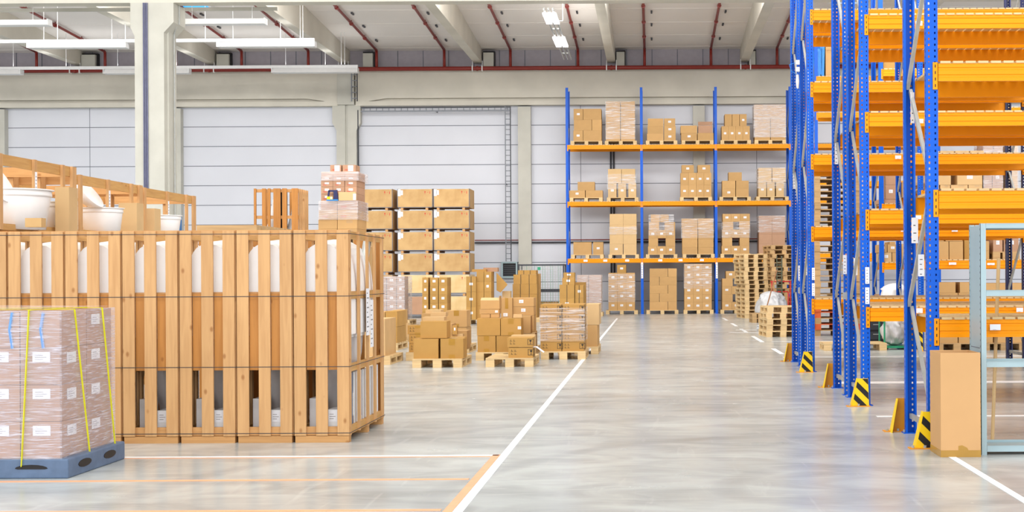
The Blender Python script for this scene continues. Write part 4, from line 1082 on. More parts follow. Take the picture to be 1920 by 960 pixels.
# ================================================================= SLATTED CRATES, FRONT ROW
CW = 107.0 * 12.3 / FPX
CXR = -568 * 12.3 / FPX
def slat_crate(label, loc, W_=.5, L_=1.6, Ht=1.89, rz=0, front=True, group=None, sheet=False):
    t = thing('slatted_crate', label, 'wooden crate', loc, rz, group)
    pieces('front_board', [(a, 0, .062, a + .105, .022, Ht - .005) for a in (.006, .198, .388)], PINE_Z, t, bevel=.003)
    pieces('cross_rail', [(0.003, .024, .065, W_ - .003, .05, .14), (0.003, .024, Ht - .05, W_ - .003, .05, Ht), (.003, .052, 1.29, W_ - .003, .07, 1.34)], PINE_X, t)
    pieces('infill_board', [(a, .026, .645, a + .083, .046, 1.325) for a in (.113, .305)], PINE_D, t)
    for sx, ix in ((W_ - .022, W_ - .044), (0, .022)):
        ys = [.025 + f * (L_ - .05) for f in (0, .25, .5, .72, .95)]
        pieces('side_post', [(sx, y, .062, sx + .022, y + .05, Ht - .005) for y in ys], PINE_Z, t)
        pieces('side_rail', [(ix, .05, z0, ix + .022, L_ - .02, z0 + .07) for z0 in (.065, .62, 1.27, Ht - .08)], PINE_Y, t)
    pieces('rear_board', [(a, L_ - .022, .062, a + .105, L_, Ht - .005) for a in (.006, .198, .388)], PINE_D, t)
    q = MB(); q.box(.02, .03, .062, W_ - .02, L_ - .03, .085, PINE_Y); q.build('floor_panel', t)
    pieces('skid', [(.012, y, 0, W_ - .012, y + .09, .06) for y in (0.01, L_ * .5, L_ - .1)], PINE_X, t)
    r = .0028
    for z0 in (1.853, 1.298, .672, .083):
        q = MB(); q.prism([(-.002, -.003), (W_ + .003, -.003), (W_ + .003, L_), (W_, L_), (W_, 0), (-.002, 0)], 'Z', z0, z0 + r * 2, DARKST); q.build('binding_wire', t)
    return t
def hood(loc, label, s_=1.0):
    """white fibreglass hood standing on a tapered grey cone"""
    t = thing('fibreglass_hood', label, 'fibreglass hood', loc)
    q = MB(); n = 16; prof = []
    # dome outline in x-z, swept in y as a bulging shell
    cols = []
    for j in range(9):
        v = -1 + 2 * j / 8; row = []
        sc_ = math.sqrt(max(0, 1 - .16 * v * v))
        for i in range(n + 1):
            a = math.pi * i / n
            row.append((.232 * math.copysign(abs(math.cos(a)) ** .7, math.cos(a)) * sc_, .12 + .62 + .60 * v, 1.20 + (.62 * sc_) * math.sin(a) ** .75))
        row = [(row[0][0], row[0][1], .95)] + row + [(row[-1][0], row[-1][1], .95)]
        cols.append(row)
    vs = [p for r_ in cols for p in r_]; k = n + 3
    fs = [(j * k + i, j * k + i + 1, (j + 1) * k + i + 1, (j + 1) * k + i) for j in range(8) for i in range(k - 1)]
    fs += [tuple(range(k)), tuple(range(8 * k, 9 * k))]
    q.add(vs, fs, WHITE); q.build('shell', t, smooth=False)
    q = MB(); M = Matrix.Translation((0, .72, 0)) @ Matrix.Diagonal((1, 2.6, 1, 1))
    q.lathe([(.10, .12), (.11, .3), (.2, .75), (.215, .95)], WHITE_G, 24, M); q.build('cone', t, smooth=True)
    q = MB(); q.lathe([(.224, .92), (.224, .97)], WHITE, 24, M); q.build('rim', t)
    return t
_h0 = _c0 = None
cwords = ['rightmost', 'second from the right', 'third from the right', 'fourth from the right', 'fifth from the right', 'sixth from the right', 'at the left edge']
for i in range(7):
    x = CXR - (i + 1) * CW
    lb = 'tall slatted pine crate in the front row, ' + cwords[i]
    if _c0 is None: _c0 = slat_crate(lb, (x, 12.3, 0), CW - .006, group='tall slatted crates in the front row')
    else: copy_tree(_c0, (x, 12.3, 0), 0, lb)
    hl = 'white fibreglass hood inside the front row crate ' + cwords[i]
    if _h0 is None: _h0 = hood((x + CW / 2 - .012, 12.245, .0), hl); _h0['group'] = 'white hoods inside the slatted crates'
    else: copy_tree(_h0, (x + CW / 2 - .012, 12.245, 0), 0, hl)
    # pale carton with a barcode sheet standing at the front foot of each crate
    bx = tag(link('white_box', carton_mesh(.12, .25, .2, WHITEM, ''), None, (x + .34, 12.38, .088)), 'small white box at the foot of the front row crate ' + cwords[i], 'box', 'white boxes at the feet of the slatted crates')
    link('paper_label', label_mesh(.08, .1), bx, (-.01, 0, .09))
    bx = tag(link('grey_board', carton_mesh(.10, .2, .3, WHITE_G, ''), None, (x + .165, 12.4, .088)), 'grey white board at the foot of the front row crate ' + cwords[i], 'board', 'grey boards at the feet of the slatted crates')
# white panels and papers on the right end
xr = CXR - .05
for y0, y1, lb, m in ((12.42, 12.62, 'dark striped sheet', GREYPL), (12.7, 13.0, 'white panel', WHITEM), (13.08, 13.38, 'white panel', WHITEM), (13.44, 13.78, 'white panel', WHITEM)):
    q = MB(); q.box(-.012, 0, 0, .0, y1 - y0, .5, m); q.build('side_panel', _c0, (xr - _c0.location.x, y0 - 12.3, .1))['label'] = lb
for y0, z0, z1, lb in ((12.98, .92, 1.36, 'white paper sheet'), (13.16, .80, 1.25, 'white paper sheet')):
    q = MB(); q.box(0, 0, 0, .003, .14, z1 - z0, PAPER)
    for i in range(9): q.box(.003, .02, .03 + i * .045, .0036, .06 + .05 * (i % 2), .042 + i * .045, INKG)
    q.build('paper_sheet', _c0, (CXR + .002 - _c0.location.x, y0 - 12.3, z0))['label'] = lb
q = MB(); q.tube((0, 0, 0), (.0, .5, .62), .04, GALV, 10); tag(q.build('grey_tube', None, (CXR - .09, 13.0, 1.2)), 'slanting grey tube inside the end crate', 'tube')

# ================================================================= SECOND TIER OF LOW CRATES AND WHITE TUBS
def low_crate(label, loc, W_, L_, Ht, sheet=True):
    t = thing('slatted_crate', label, 'wooden crate', loc, 0, 'low slatted crates in the second tier')
    ps = [(x, f * L_, 0, x + .03, f * L_ + .07, Ht) for x in (0, W_ - .03) for f in (0, .42, .80)]
    ps += [(x, y, 0, x + .07, y + .03, Ht) for x in (.3, .62, .95) for y in (0, L_ - .03)]
    ps += [(x, L_ - .12, 0, x + .03, L_, Ht) for x in (0, W_ - .03)]
    pieces('post', ps, PINE_Z, t)
    pieces('side_rail', [(x, .02, z0, x + .03, L_ - .02, z1) for x in (.032, W_ - .062) for z0, z1 in ((Ht - .12, Ht), (0, .07))], PINE_Y, t)
    pieces('end_rail', [(.065, y, z0, W_ - .065, y + .03, z1) for y in (.032, L_ - .062) for z0, z1 in ((Ht - .12, Ht), (0, .07))], PINE_X, t)
    q = MB(); q.box(.06, .06, .0, W_ - .06, L_ - .06, .02, PINE_Y); q.build('floor_panel', t)
    if sheet:
        q = MB(); q.box(W_ + .001, L_ * .42 + .01, Ht - .42, W_ + .004, L_ * .42 + .06, Ht - .14, PAPER)
        for i in range(6): q.box(W_ + .004, L_ * .42 + .02, Ht - .40 + i * .04, W_ + .0046, L_ * .42 + .045, Ht - .388 + i * .04, INKG)
        q.build('paper_sheet', t)
    return t
W2 = 1.45
tier = ((14.88, 1.98, .80, 'nearest'), (16.97, 2.08, .72, 'middle'), (19.12, 2.15, .70, 'farthest'))
for D, L_, h, nm in tier:
    low_crate('low slatted crate with white tubs, second tier, ' + nm, (-7.0 - W2, D, 2.0), W2, L_, h + .02)
    t = thing('wooden_crate', 'plank crate carrying the %s low crate of the second tier' % nm, 'wooden crate', (-7.0 - W2, D, 0))
    q = MB(); q.box(.02, .02, .08, W2 - .02, L_ - .02, 1.995, PINE_D); q.build('body', t)
    pieces('skid', [(x, 0, 0, x + .1, L_, .08) for x in (0, W2 / 2, W2 - .1)], PINE_Y, t)
def tub(x, y, z, r, h, label):
    t = thing('white_tub', label, 'tub', (x, y, z), 0, 'white tubs in the second tier crates')
    q = MB(); q.lathe([(0.0, 0.0), (r * .80, 0.0), (r * .93, h * .8), (r * .93, h * .82), (r * .97, h * .83), (r * .97, h * .87), (r * .95, h), (r * .91, h), (r * .88, h * .8), (r * .76, .02), (0, .02)], WHITE, 28); q.build('body', t, smooth=True)
    q = MB(); q.lathe([(r * .95, h * .97), (r * 1.03, h * .975), (r * 1.03, h), (r * .9, h)], WHITE, 28); q.build('rim', t)
    return t
tb1 = tub(PX(28, 15.6, 2.3), 15.6, 2.02, .40, .45, 'big white tub nearest, at the left edge')
tub(PX(88, 16.5, 2.3) , 16.45, 2.02, .20, .36, 'small white tub behind the biggest one')
tb2 = tub(PX(197, 18.1, 2.2), 18.0, 2.02, .27, .36, 'white tub in the middle second tier crate')
tub(PX(308, 20.3, 2.2), 20.2, 2.02, .28, .36, 'white tub in the farthest second tier crate')
def lid(tb, x, y, z, r, ang):
    q = MB(); M = Matrix.Rotation(ang, 4, 'Y'); q.lathe([(0, .0), (r * .6, .05), (r, .16), (r * 1.04, .15), (r * .6, .03), (0, -.02)], WHITE, 24, M)
    return q.build('lid', tb, (x - tb.location.x, y - tb.location.y, z - tb.location.z), smooth=True)
lid(tb1, PX(-14, 15.6, 2.6), 15.3, 2.52, .36, .95)
lid(tb2, PX(170, 18, 2.4), 17.7, 2.46, .22, .9)
for px0, px1, D, h, lb in ((103, 130, 16.2, .52, 'tall brown sheet box in the nearest second tier crate'), (222, 257, 18.6, .46, 'tall brown sheet box in the middle second tier crate'), (262, 290, 19.5, .43, 'tall brown sheet box in the farthest second tier crate')):
    x0, x1 = PX(px0, D, 2.3), PX(px1, D, 2.3); carton((x0 + x1) / 2, D, 2.02, x1 - x0, .25, h, CARD_P, '', lb, 'sheet boxes in the second tier crates')
carton(PX(323, 20.75, 2.2), 20.75, 2.02, .16, .2, .37, BLUEPL, '', 'blue and white box beside the farthest white tub', None)
carton(PX(66, 15.0, 2.1), 14.95, 2.025, .18, .12, .1, PLY, '', 'small chipboard block on the rail of the nearest low crate', None)
# low plank crate behind the front row
xa, xb = PX(372, 15.6, 2), PX(478, 15.6, 2)
t = thing('wooden_crate', 'low plank topped crate behind the front row, mostly hidden', 'wooden crate', (xa, 15.6, 0))
q = MB(); q.box(0, 0, .08, xb - xa, 1.5, 2.0, PINE_D); q.build('body', t)
q = MB(); [q.box(-.02, i * .19, 2.0, xb - xa + .02, i * .19 + .17, 2.06, PAL_O) for i in range(8)]; q.build('lid', t)
pieces('skid', [(x, 0, 0, x + .1, 1.5, .08) for x in (0, xb - xa - .1)], PINE_Y, t)
# tall narrow twin crate
xa, xb = PX(476, 22, 2.4), PX(559, 22, 2.4); W_ = xb - xa
t = thing('slatted_crate', 'tall slatted crate with paired posts above the front row, left of the wrapped tower', 'wooden crate', (xa, 22, 0))
pieces('front_board', [(a, 0, .08, min(b_, W_), .03, 2.88) for a, b_ in ((0, .035), (.13, .19), (.22, .26), (.31, .42), (.45, .52), (.60, .70))], PINE_D, t)
pieces('side_post', [(W_ - .025, f * .64, .08, W_, f * .64 + .035, 2.88) for f in (0.2, .4, .6, .8, .97)], PINE_Z, t)
pieces('rear_post', [(a, .64, .08, a + .05, .67, 2.88) for a in (.0, .2, .4, .62)], PINE_D, t)
pieces('rail', [(0, .032, z0, W_, .055, z0 + .05) for z0 in (.1, 1.0, 2.40, 2.82)] + [(W_ - .05, .056, z0, W_ - .027, .64, z0 + .05) for z0 in (.1, 1.0, 2.40, 2.82)], PINE_X, t)
q = MB(); q.box(0, 0, 0, W_, .68, .08, PINE_X); q.build('skid', t)
for dx, z0, lb in ((.24, 2.0, 'left'), (.57, 2.0, 'right')):
    q = MB(); M = Matrix.Translation((0, 0, 0)) @ Matrix.Diagonal((1, 1, 1, 1)); q.lathe([(.11, 0), (.12, .25), (.06, .5), (.02, .72)], WHITE, 18); 
    o = q.build('white_cone', None, (xa + dx, 22.3, z0), smooth=True); tag(o, '%s white cone inside the tall crate with paired posts' % lb, 'cone')
q = MB(); q.box(0, 0, 0, .1, .3, .9, BLACK); tag(q.build('black_case', None, (xa + .33, 22.1, 1.95)), 'dark case inside the tall crate with paired posts', 'case')

# ================================================================= FRONT LEFT WRAPPED PALLET
D0 = 10.2; XRt = -4.36; Wp = .90; Lp = 1.0
t = thing('plastic_pallet', 'slate grey plastic pallet under the strapped boxes at front left', 'pallet', (XRt - Wp / 2 + .02, D0 - .02, 0))
q = MB(); q.box(-Wp / 2 - .02, 0, 0.0, Wp / 2 + .04, Lp + .1, .145, GREYPL); q.build('body', t, bevel=.012)
for x in (-.2, .22):
    q = MB(); pts = [(x + .12 * math.cos(a), .075 + .028 * math.sin(a)) for a in [math.pi * i / 8 for i in range(9)]] + [(x - .1, .07), (x + .1, .07)]
    q.prism(pts, 'Y', -.003, .01, BLACK); q.build('hand_slot', t)
for y in (.30, .78):
    q = MB(); pts = [(y + .12 * math.cos(a), .08 + .03 * math.sin(a)) for a in [2 * math.pi * i / 14 for i in range(14)]]
    q.prism(pts, 'X', Wp / 2 + .03, Wp / 2 + .0435, BLACK); q.build('hand_slot', t)
cz = .147; hh = .27
nr = ['bottom', 'second', 'third', 'top']
for r_ in range(4):
    for c_ in range(3):
        for dr in range(2):
            x = XRt - .15 - c_ * .295; y = D0 + dr * .49
            if dr and c_ > 0: continue
            lb = '%s box of the strapped front left load, %s row, %s' % ('labelled' if (r_ < 3 or dr) else 'plain', nr[r_], (['right', 'middle', 'left'][c_] + ' front') if not dr else 'right rear')
            o = carton(x, y, cz + r_ * (hh + .001), .292, .485, hh, CARD_R, '', lb, 'boxes of the strapped front left load')
            if r_ < 3: link('paper_label', label_mesh(.13, .075), o, (-.0 if c_ else .01, -.001, .165))
            if c_ == 0 and not (dr == 0 and r_ == 3):
                s_ = link('paper_label', label_mesh(.16, .08), o, (.145, .2 if dr == 0 else .16, .15)); s_.rotation_euler = (0, 0, math.pi / 2)
ztp = cz + 4 * (hh + .001)
for i, (px) in enumerate((24, 82)):
    q = MB(); q.tube((0, 0, 0), (-.02, 0, .14), .012, mat('blue_felt', rgb(110, 160, 225), .6), 5); q.tube((-.02, 0, .14), (-.0, 0, .265), .012, MATS['blue_felt'], 5)
    o = q.build('blue_stripe', None, (PX(px, D0, 1), D0 - .006, ztp - .275)); tag(o, 'faint blue line on the top front box, %s' % ('left', 'right')[i], 'marking')
film(XRt - .885, XRt + .0, D0, D0 + .98, .06, ztp + .004, 'shiny stretch film round the strapped front left load', WRAP_N)
q = MB(); g = .016
q.add([(-.9, -g, 0), (g, -g, 0), (g, .99, 0), (-.9, .99, 0)], [(0, 1, 2, 3)], WRAP_M)
q.v = [(x, y, z + .012 * math.sin(9 * x + 5 * y)) for x, y, z in q.v]; 
tag(q.build('film_cover', None, (XRt, D0, ztp + .026)), 'white film sheet over the top of the strapped front left load', 'plastic wrap')
def strap(pts, label, wd=.016, ax='x'):
    q = MB()
    for a, b_ in zip(pts[:-1], pts[1:]): q.bar(a, b_, wd if ax == 'x' else .004, .004 if ax == 'x' else wd, YELS)
    o = q.build('yellow_strap', None); tag(o, label, 'strap', 'yellow straps round the front left load')
xs, xe = PX(57, D0, 1.2), PX(43, D0, .1)
strap([(xe, D0 - .022, .09), (xs, D0 - .022, ztp + .007), (xs, D0 + 1.0, ztp + .007), (xe, D0 + 1.01, .09)], 'broad yellow strap down the front of the wrapped load', .024)
for y0, y1, nm in ((10.40, 10.62, 'nearer'), (10.92, 11.12, 'farther')):
    strap([(XRt + .045, y1, .09), (XRt + .022, y0, ztp + .007), (XRt - .88, y0, ztp + .007)], 'yellow strap down the right side of the wrapped load, ' + nm, .012)

# ================================================================= RIGHT FOREGROUND
# tall open cardboard box
fx0, fx1 = PX(1763, 11.1, 1), PX(1838, 11.1, 1); W_ = fx1 - fx0; Hb = .835; Db = .42
t = thing('tall_open_box', 'tall narrow open cardboard box standing by the metal shelf', 'cardboard box', ((fx0 + fx1) / 2, 11.1, 0))
q = MB(); tk = .006; hw = W_ / 2
for a in ((-hw, 0, 0, hw, tk, Hb), (-hw, Db - tk, 0, hw, Db, Hb), (-hw, tk, 0, -hw + tk, Db - tk, Hb), (hw - tk, tk, 0, hw, Db - tk, Hb)): q.box(*a, mat('cardboard_tan', rgb(208, 162, 110), .7, var=.03, vscale=2))
q.box(-hw + tk, tk, 0, hw - tk, Db - tk, .01, CARD_IN); q.build('body', t, bevel=.002)
q = MB(); q.box(-hw - .001, -.001, 0, hw + .001, 0, .055, TAPE); q.box(-hw - .001, 0, 0, -hw, Db, .055, TAPE)
q.prism([(-.02, .055), (.06, .055), (.05, .075), (.01, .095), (-.02, .09)], 'Y', -.0015, 0, TAPE); q.build('tape', t)
# grey blue metal shelf
sD = 11.23; sx = PX(1839, sD, 1); sw = 1.0; sd = .40; sh = 1.875
t = thing('metal_shelf', 'empty grey blue metal shelving unit at the right edge', 'shelf', (sx, sD, 0))
def post(x, y, fx, fy):
    q = MB(); n = int(sh / .05)
    q.box(x, y, 0, x + fx * .045, y + fy * .003, sh, GREY_S); q.box(x, y, 0, x + fx * .003, y + fy * .035, sh, GREY_S)
    for i in range(n):
        q.box(x - fx * .0008, y + fy * .012, .02 + i * .05, x + fx * .0005, y + fy * .02, .035 + i * .05, BLACK)
    q.build('post', t)
post(0, 0, 1, 1); post(0, sd, 1, -1); post(sw, 0, -1, 1); post(sw, sd, -1, -1)
q = MB(); q.box(.0035, .02, .02, .006, sd - .02, sh - .02, GREY_S); q.box(.0015, .05, .86, .0036, sd - .04, .866, SEAM); q.build('side_panel', t)
for z0, hh_ in ((sh - .04, .04), (1.285, .045), (.71, .045), (.025, .05)):
    q = MB(); q.box(.046, -.002, z0, sw - .046, .0, z0 + hh_, GREY_S); q.box(.05, sd - .002, z0, sw - .05, sd, z0 + hh_, GREY_S)
    q.box(.046, -.004, z0 + hh_ - .006, sw - .046, .012, z0 + hh_, GREY_S)
    if z0 > sh - .1 or z0 < .1: q.box(.008, .01, z0 + hh_ * .5, sw - .008, sd - .01, z0 + hh_ * .6, GREY_S)
    q.build('shelf_beam', t)
q = MB(); q.tube((0, 0, 0), (.07, .02, 1.6), .016, CARD_P, 8); tag(q.build('wooden_pole', None, (PX(1850, 12.2, 0), 12.0, 0)), 'brown wooden pole leaning behind the metal shelf', 'pole')

# ================================================================= PALLET TOWERS AND FLOOR CLUTTER AT RIGHT
def tower(px0, px1, D, n, what, w_=None, m=PAL, rz=.0, jit=.03, red=(), d_=1.2, z0=0):
    x0, x1 = PX(px0, D, 1), PX(px1, D, 1); xc_ = (x0 + x1) / 2; w_ = w_ or (x1 - x0)
    for i in range(n):
        mm = PAL_R if i in red else m
        pallet(xc_ + random.uniform(-jit, jit), D + random.uniform(0, jit), z0 + i * PH, '%s pallet from the bottom of the %s' % (nth(i + 1), what), round(w_, 2), d_, mm, rz + random.uniform(-.05, .05) * (jit > 0), 'pallets of the ' + what, False)
tower(1398, 1440, 46.6, 15, 'tall pallet tower left of the red trolley', .82, rz=.22, jit=.03)
tower(1447, 1500, 46.2, 17, 'tallest pallet tower behind the red trolley', .95, rz=.12, jit=.05, m=PAL_O)
tower(1411, 1440, 42.3, 2, 'pair of pallets beside the broom', .5, m=PAL_O, rz=.05, jit=.0, d_=.8)
tower(1440, 1500, 32.6, 5, 'low pile of pallets beside the broom', .8, rz=.1, jit=.02)
tower(1530, 1612, 33.0, 27, 'pallet tower seen through the racks', 1.1, m=PAL_O, jit=.015, red=(1, 3, 4))
q_ = pallet(PX(1575, 26.6, 0) + .3, 26.6, 0, 'single pale pallet lying on the floor between the racks', 1.2, .8, PAL, 0, 'pallets on the floor')
# red trolley with lattice post
tx = PX(1444, 45.3, 1); sS = 45.3 / FPX
t = thing('red_trolley', 'red tubular trolley frame in front of the pallet towers', 'trolley', (tx, 45.2, 0))
wT = 39 * sS
q = MB()
for x in (0.05, wT - .03): q.tube((x, 0, .12), (x, 0, PZ(1460, 527, 45.3)), .022, REDM, 8); q.tube((x, .7, .12), (x, .7, .9), .022, REDM, 8)
zz = PZ(1460, 528, 45.3)
q.tube((0, 0, zz), (wT, 0, zz), .022, REDM, 8); q.tube((0.05, .7, .9), (wT - .03, .7, .9), .02, REDM, 8); q.build('handle_frame', t, smooth=True)
q = MB(); q.box(0, 0, .1, wT, .75, .14, REDM); q.build('platform', t)
for x in (.08, wT - .08):
    for y in (.08, .66):
        q = MB(); q.tube((x - .02, y, .05), (x + .02, y, .05), .05, BLACK, 12); q.build('wheel', t)
t = thing('lattice_post', 'dark olive lattice post rising in front of the pallet towers', 'lattice post', (PX(1456, 44.6, 1), 44.6, 0))
OLV = mat('olive_steel', rgb(86, 86, 66), .5); hP = PZ(1460, 480, 44.6); wP = 9 * 44.6 / FPX
q = MB(); q.box(0, 0, 0, .03, .05, hP, OLV); q.box(wP, 0, 0, wP + .04, .05, hP, OLV); q.build('side_bar', t)
q = MB(); [q.box(.03, .01, z_ * .09 + .05, wP, .04, z_ * .09 + .085, OLV) for z_ in range(int(hP / .09) - 1)]; q.build('rung', t)
q = MB(); q.box(-.2, -.15, 0, .35, .3, .03, OLV); q.build('foot', t)
from mathutils import noise as mnoise
def sack(cx_, cy_, z0, rx, ry, h, m, label, name='plastic_sack', seed=1, cat='plastic sack', pw=.6):
    bm = bmesh.new(); bmesh.ops.create_icosphere(bm, subdivisions=4, radius=1.0); r = random.Random(seed)
    ph = [r.uniform(0, 6) for _ in range(6)]
    for v in bm.verts:
        x, y, z_ = v.co; a = math.atan2(y, x)
        k = 1 + .06 * math.sin(5 * a + ph[0]) + .04 * math.sin(9 * a + 7 * z_ + ph[1]) + .05 * math.sin(6 * z_ + ph[2])
        zz_ = (abs(z_) ** pw) * (1 if z_ > 0 else -1); rr_ = (1 - abs(z_) ** 3 * .5)
        l = math.hypot(x, y) or 1
        nz_ = mnoise.noise(Vector((x * 3 + seed, y * 3, z_ * 3))) * .34 + mnoise.noise(Vector((x * 8, y * 8 + seed, z_ * 7))) * .14; k += nz_
        f = (l ** .5) / l if l > .01 else 1
        v.co = (x * f * k * rx * rr_, y * f * k * ry * rr_, max(0, (zz_ + 1) / 2) * h)
    me = bpy.data.meshes.new(name); bm.to_mesh(me); bm.free(); me.materials.append(m)
    me.polygons.foreach_set('use_smooth', [True] * len(me.polygons))
    return tag(link(name, me, None, (cx_, cy_, z0)), label, cat)
sack(PX(1446, 43.3, .5), 43.4, 0, .42, .4, .95, SILVER, 'big silvery white sack behind the low pallets', seed=3)
sack(PX(1437, 35, .1) + .05, 36.6, 0, .16, .12, .16, SILVER, 'small crumpled white bag on the floor by the broom', seed=5)
# broom
bD = 37.2; t = thing('broom', 'long handled broom leaning beside the low pallets', 'broom', (PX(1428, bD, 0), bD, 0))
q = MB(); q.tube((0, 0, .09), (PX(1459, bD, 1.6) - PX(1428, bD, 0), .35, PZ(1459, 506, bD)), .016, mat('broom_wood', rgb(160, 110, 70), .5), 8); q.build('handle', t)
q = MB(); q.box(-.09, -.05, .05, .12, .05, .10, PAPER); q.build('head', t)
q = MB(); q.prism([(-.09, .05), (.12, .05), (.17, .0), (-.07, .0)], 'Y', -.05, .05, mat('bristles', rgb(150, 96, 66), .9)); q.build('bristles', t)
# silver sack on green trolley
t = thing('green_trolley', 'green tubular trolley carrying the silver sack', 'trolley', (PX(1657, 27.0, 0), 26.9, 0))
q = MB(); q.tube((0, 0, .05), (0, 0, 1.0), .018, GREEN, 8); q.tube((0, .6, .05), (0, .6, 1.0), .018, GREEN, 8); q.tube((0, 0, 1.0), (0, .6, 1.0), .018, GREEN, 8); q.tube((0, 0, .55), (0, .6, .55), .018, GREEN, 8); q.build('handle_frame', t)
q = MB(); q.box(0, -.02, .03, .5, .62, .07, GREEN); q.build('platform', t)
for x, y in ((.05, .05), (.45, .05), (.05, .55), (.45, .55)):
    q = MB(); q.tube((x, y - .02, .03), (x, y + .02, .03), .03, BLACK, 10); q.build('wheel', t)
sack(PX(1679, 27, .4), 27.2, .07, .23, .25, .52, SILVER, 'crumpled silver sack on the green trolley', seed=8)
sack(PX(1678, 31, 1.5), 31.0, .0, .30, .3, PZ(1678, 531, 31.0), WHITE, 'white rounded bulk bag behind the green trolley', 'bulk_bag', seed=11, cat='bulk bag', pw=.25)
# black tool cabinet
t = thing('tool_cabinet', 'black tool trolley with yellow details between the racks', 'tool trolley', (PX(1628, 28.6, 0), 28.6, 0))
q = MB(); q.box(0, 0, .06, .33, .5, .95, BLACK); q.build('body', t)
for i in range(4):
    q = MB(); q.box(.02, -.006, .12 + i * .2, .31, 0, .28 + i * .2, DARKST); q.box(.1, -.012, .22 + i * .2, .25, -.006, .235 + i * .2, YEL if i in (2,) else GALV); q.build('drawer', t)
q = MB(); [q.prism([(a, .78), (a + .04, .78), (a + .08, .86), (a + .04, .86)], 'Y', -.009, -.006, YEL) for a in (.05, .14)]; q.build('warning_stripe', t)
for x in (.05, .28):
    q = MB(); q.tube((x - .02, .1, .03), (x + .02, .1, .03), .03, BLACK, 10); q.build('wheel', t)

# ---- loads on the aisle racks
GA = 'boxes on the racks across the aisle'
def aload(D, p0, p1, z, rows, place, m=CARD, pal=True, depth=.8, lab='', w=None):
    zz_ = z
    if pal:
        x0, x1 = PX(p0, D, z), PX(p1, D, z); pallet((x0 + x1) / 2, D, z, 'pallet under the boxes on the %s' % place, round(x1 - x0, 2), .95, PAL_O, 0, 'pallets on the racks across the aisle', False); zz_ += PH
    return load(D + .03, zz_, rows, place, depth, m=m, group=GA)
gD = 26.46
zf = lambda k: FL[k] + .021
aload(gD, 1755, 1835, 0, [(22, [(1757, 1796), (1797.5, 1834, 'P')]), (22, [(1757, 1796), (1797.5, 1834)]), (26, [(1757, 1796, 'P'), (1797.5, 1834)]), (24, [(1757, 1796), (1797.5, 1834, 'P')]), (20, [(1757, 1792), (1800, 1834)])], 'floor pallet, aisle rack, left', depth=.7)
aload(gD, 1842, 1925, 0, [(30, [(1843, 1862), (1864, 1924)]), (34, [(1843, 1924)]), (30, [(1843, 1880), (1881, 1924)]), (18, [(1843, 1924)])], 'floor pallet, aisle rack, right', depth=.7)
load(gD, zf(1), [(34, [(1758, 1779), (1780, 1806)]), (9.5, [(1757, 1770), (1773, 1805)])], 'low aisle shelf, left', .6, group=GA)
load(gD + .1, zf(1), [(48, [(1808, 1818)])], 'low aisle shelf, behind the left pair', .5, m=CARD_O, group=GA)
aload(gD, 1862, 1912, zf(1), [(31, [(1862, 1880, 'L'), (1882, 1910, 'L')])], 'low aisle shelf, right', m=CARD_R, depth=.6)
load(gD, zf(1), [(16, [(1846, 1855)]), (18, [(1846, 1855)])], 'low aisle shelf, beside the grey shelf post', .6, group=GA)
load(gD, zf(2), [(9, [(1757, 1761), (1763, 1782, 'P'), (1783, 1815, 'P'), (1816, 1842, 'P')]), (26, [(1757, 1783, 'P'), (1795, 1842, 'PL')]), (27, [(1757, 1783), (1795, 1842)]), (11, [(1758, 1761), (1763, 1789, 'P'), (1791, 1817, 'P'), (1819, 1845, 'P')])], 'second aisle shelf, left', .6, m=CARD_P, group=GA)
zt2 = load(gD + .05, zf(2), [(48, [(1845, 1860), (1861, 1880, 'L')]), (40, [(1845, 1862), (1863, 1880)])], 'second aisle shelf, wrapped middle', .6, m=CARD_R, group=GA)
film(PX(1845, gD, 3.4), PX(1880, gD, 3.4), gD + .03, gD + .75, zf(2), zt2, 'film round the boxes on the second aisle shelf', WRAP_M)
zt2 = load(gD + .05, zf(2), [(45, [(1893, 1908)]), (40, [(1893, 1908)])], 'second aisle shelf, wrapped right', .6, m=CARD_P, group=GA)
film(PX(1892, gD, 3.4), PX(1909, gD, 3.4), gD + .03, gD + .75, zf(2), zt2, 'film round the narrow boxes on the second aisle shelf', WRAP_M)
aload(gD, 1722, 1752, zf(1), [(30, [(1724, 1750)])], 'low aisle shelf, far left', depth=.6)
aload(gD, 1722, 1752, zf(2), [(46, [(1724, 1750)])], 'second aisle shelf, far left', depth=.6, m=CARD_P)
aload(gD, 1760, 1852, zf(3), [(20, [(1764, 1806), (1808, 1850)]), (22, [(1764, 1806), (1808, 1850)])], 'third aisle shelf', depth=.6, m=CARD_R)
zt2 = aload(gD, 1722, 1756, zf(3), [(46, [(1724, 1754)])], 'third aisle shelf, far left', depth=.6, m=CARD_P)
film(PX(1724, gD, 5), PX(1754, gD, 5), gD + .02, gD + .65, zf(3) + PH, zt2, 'film round the box on the third aisle shelf', WRAP_M)
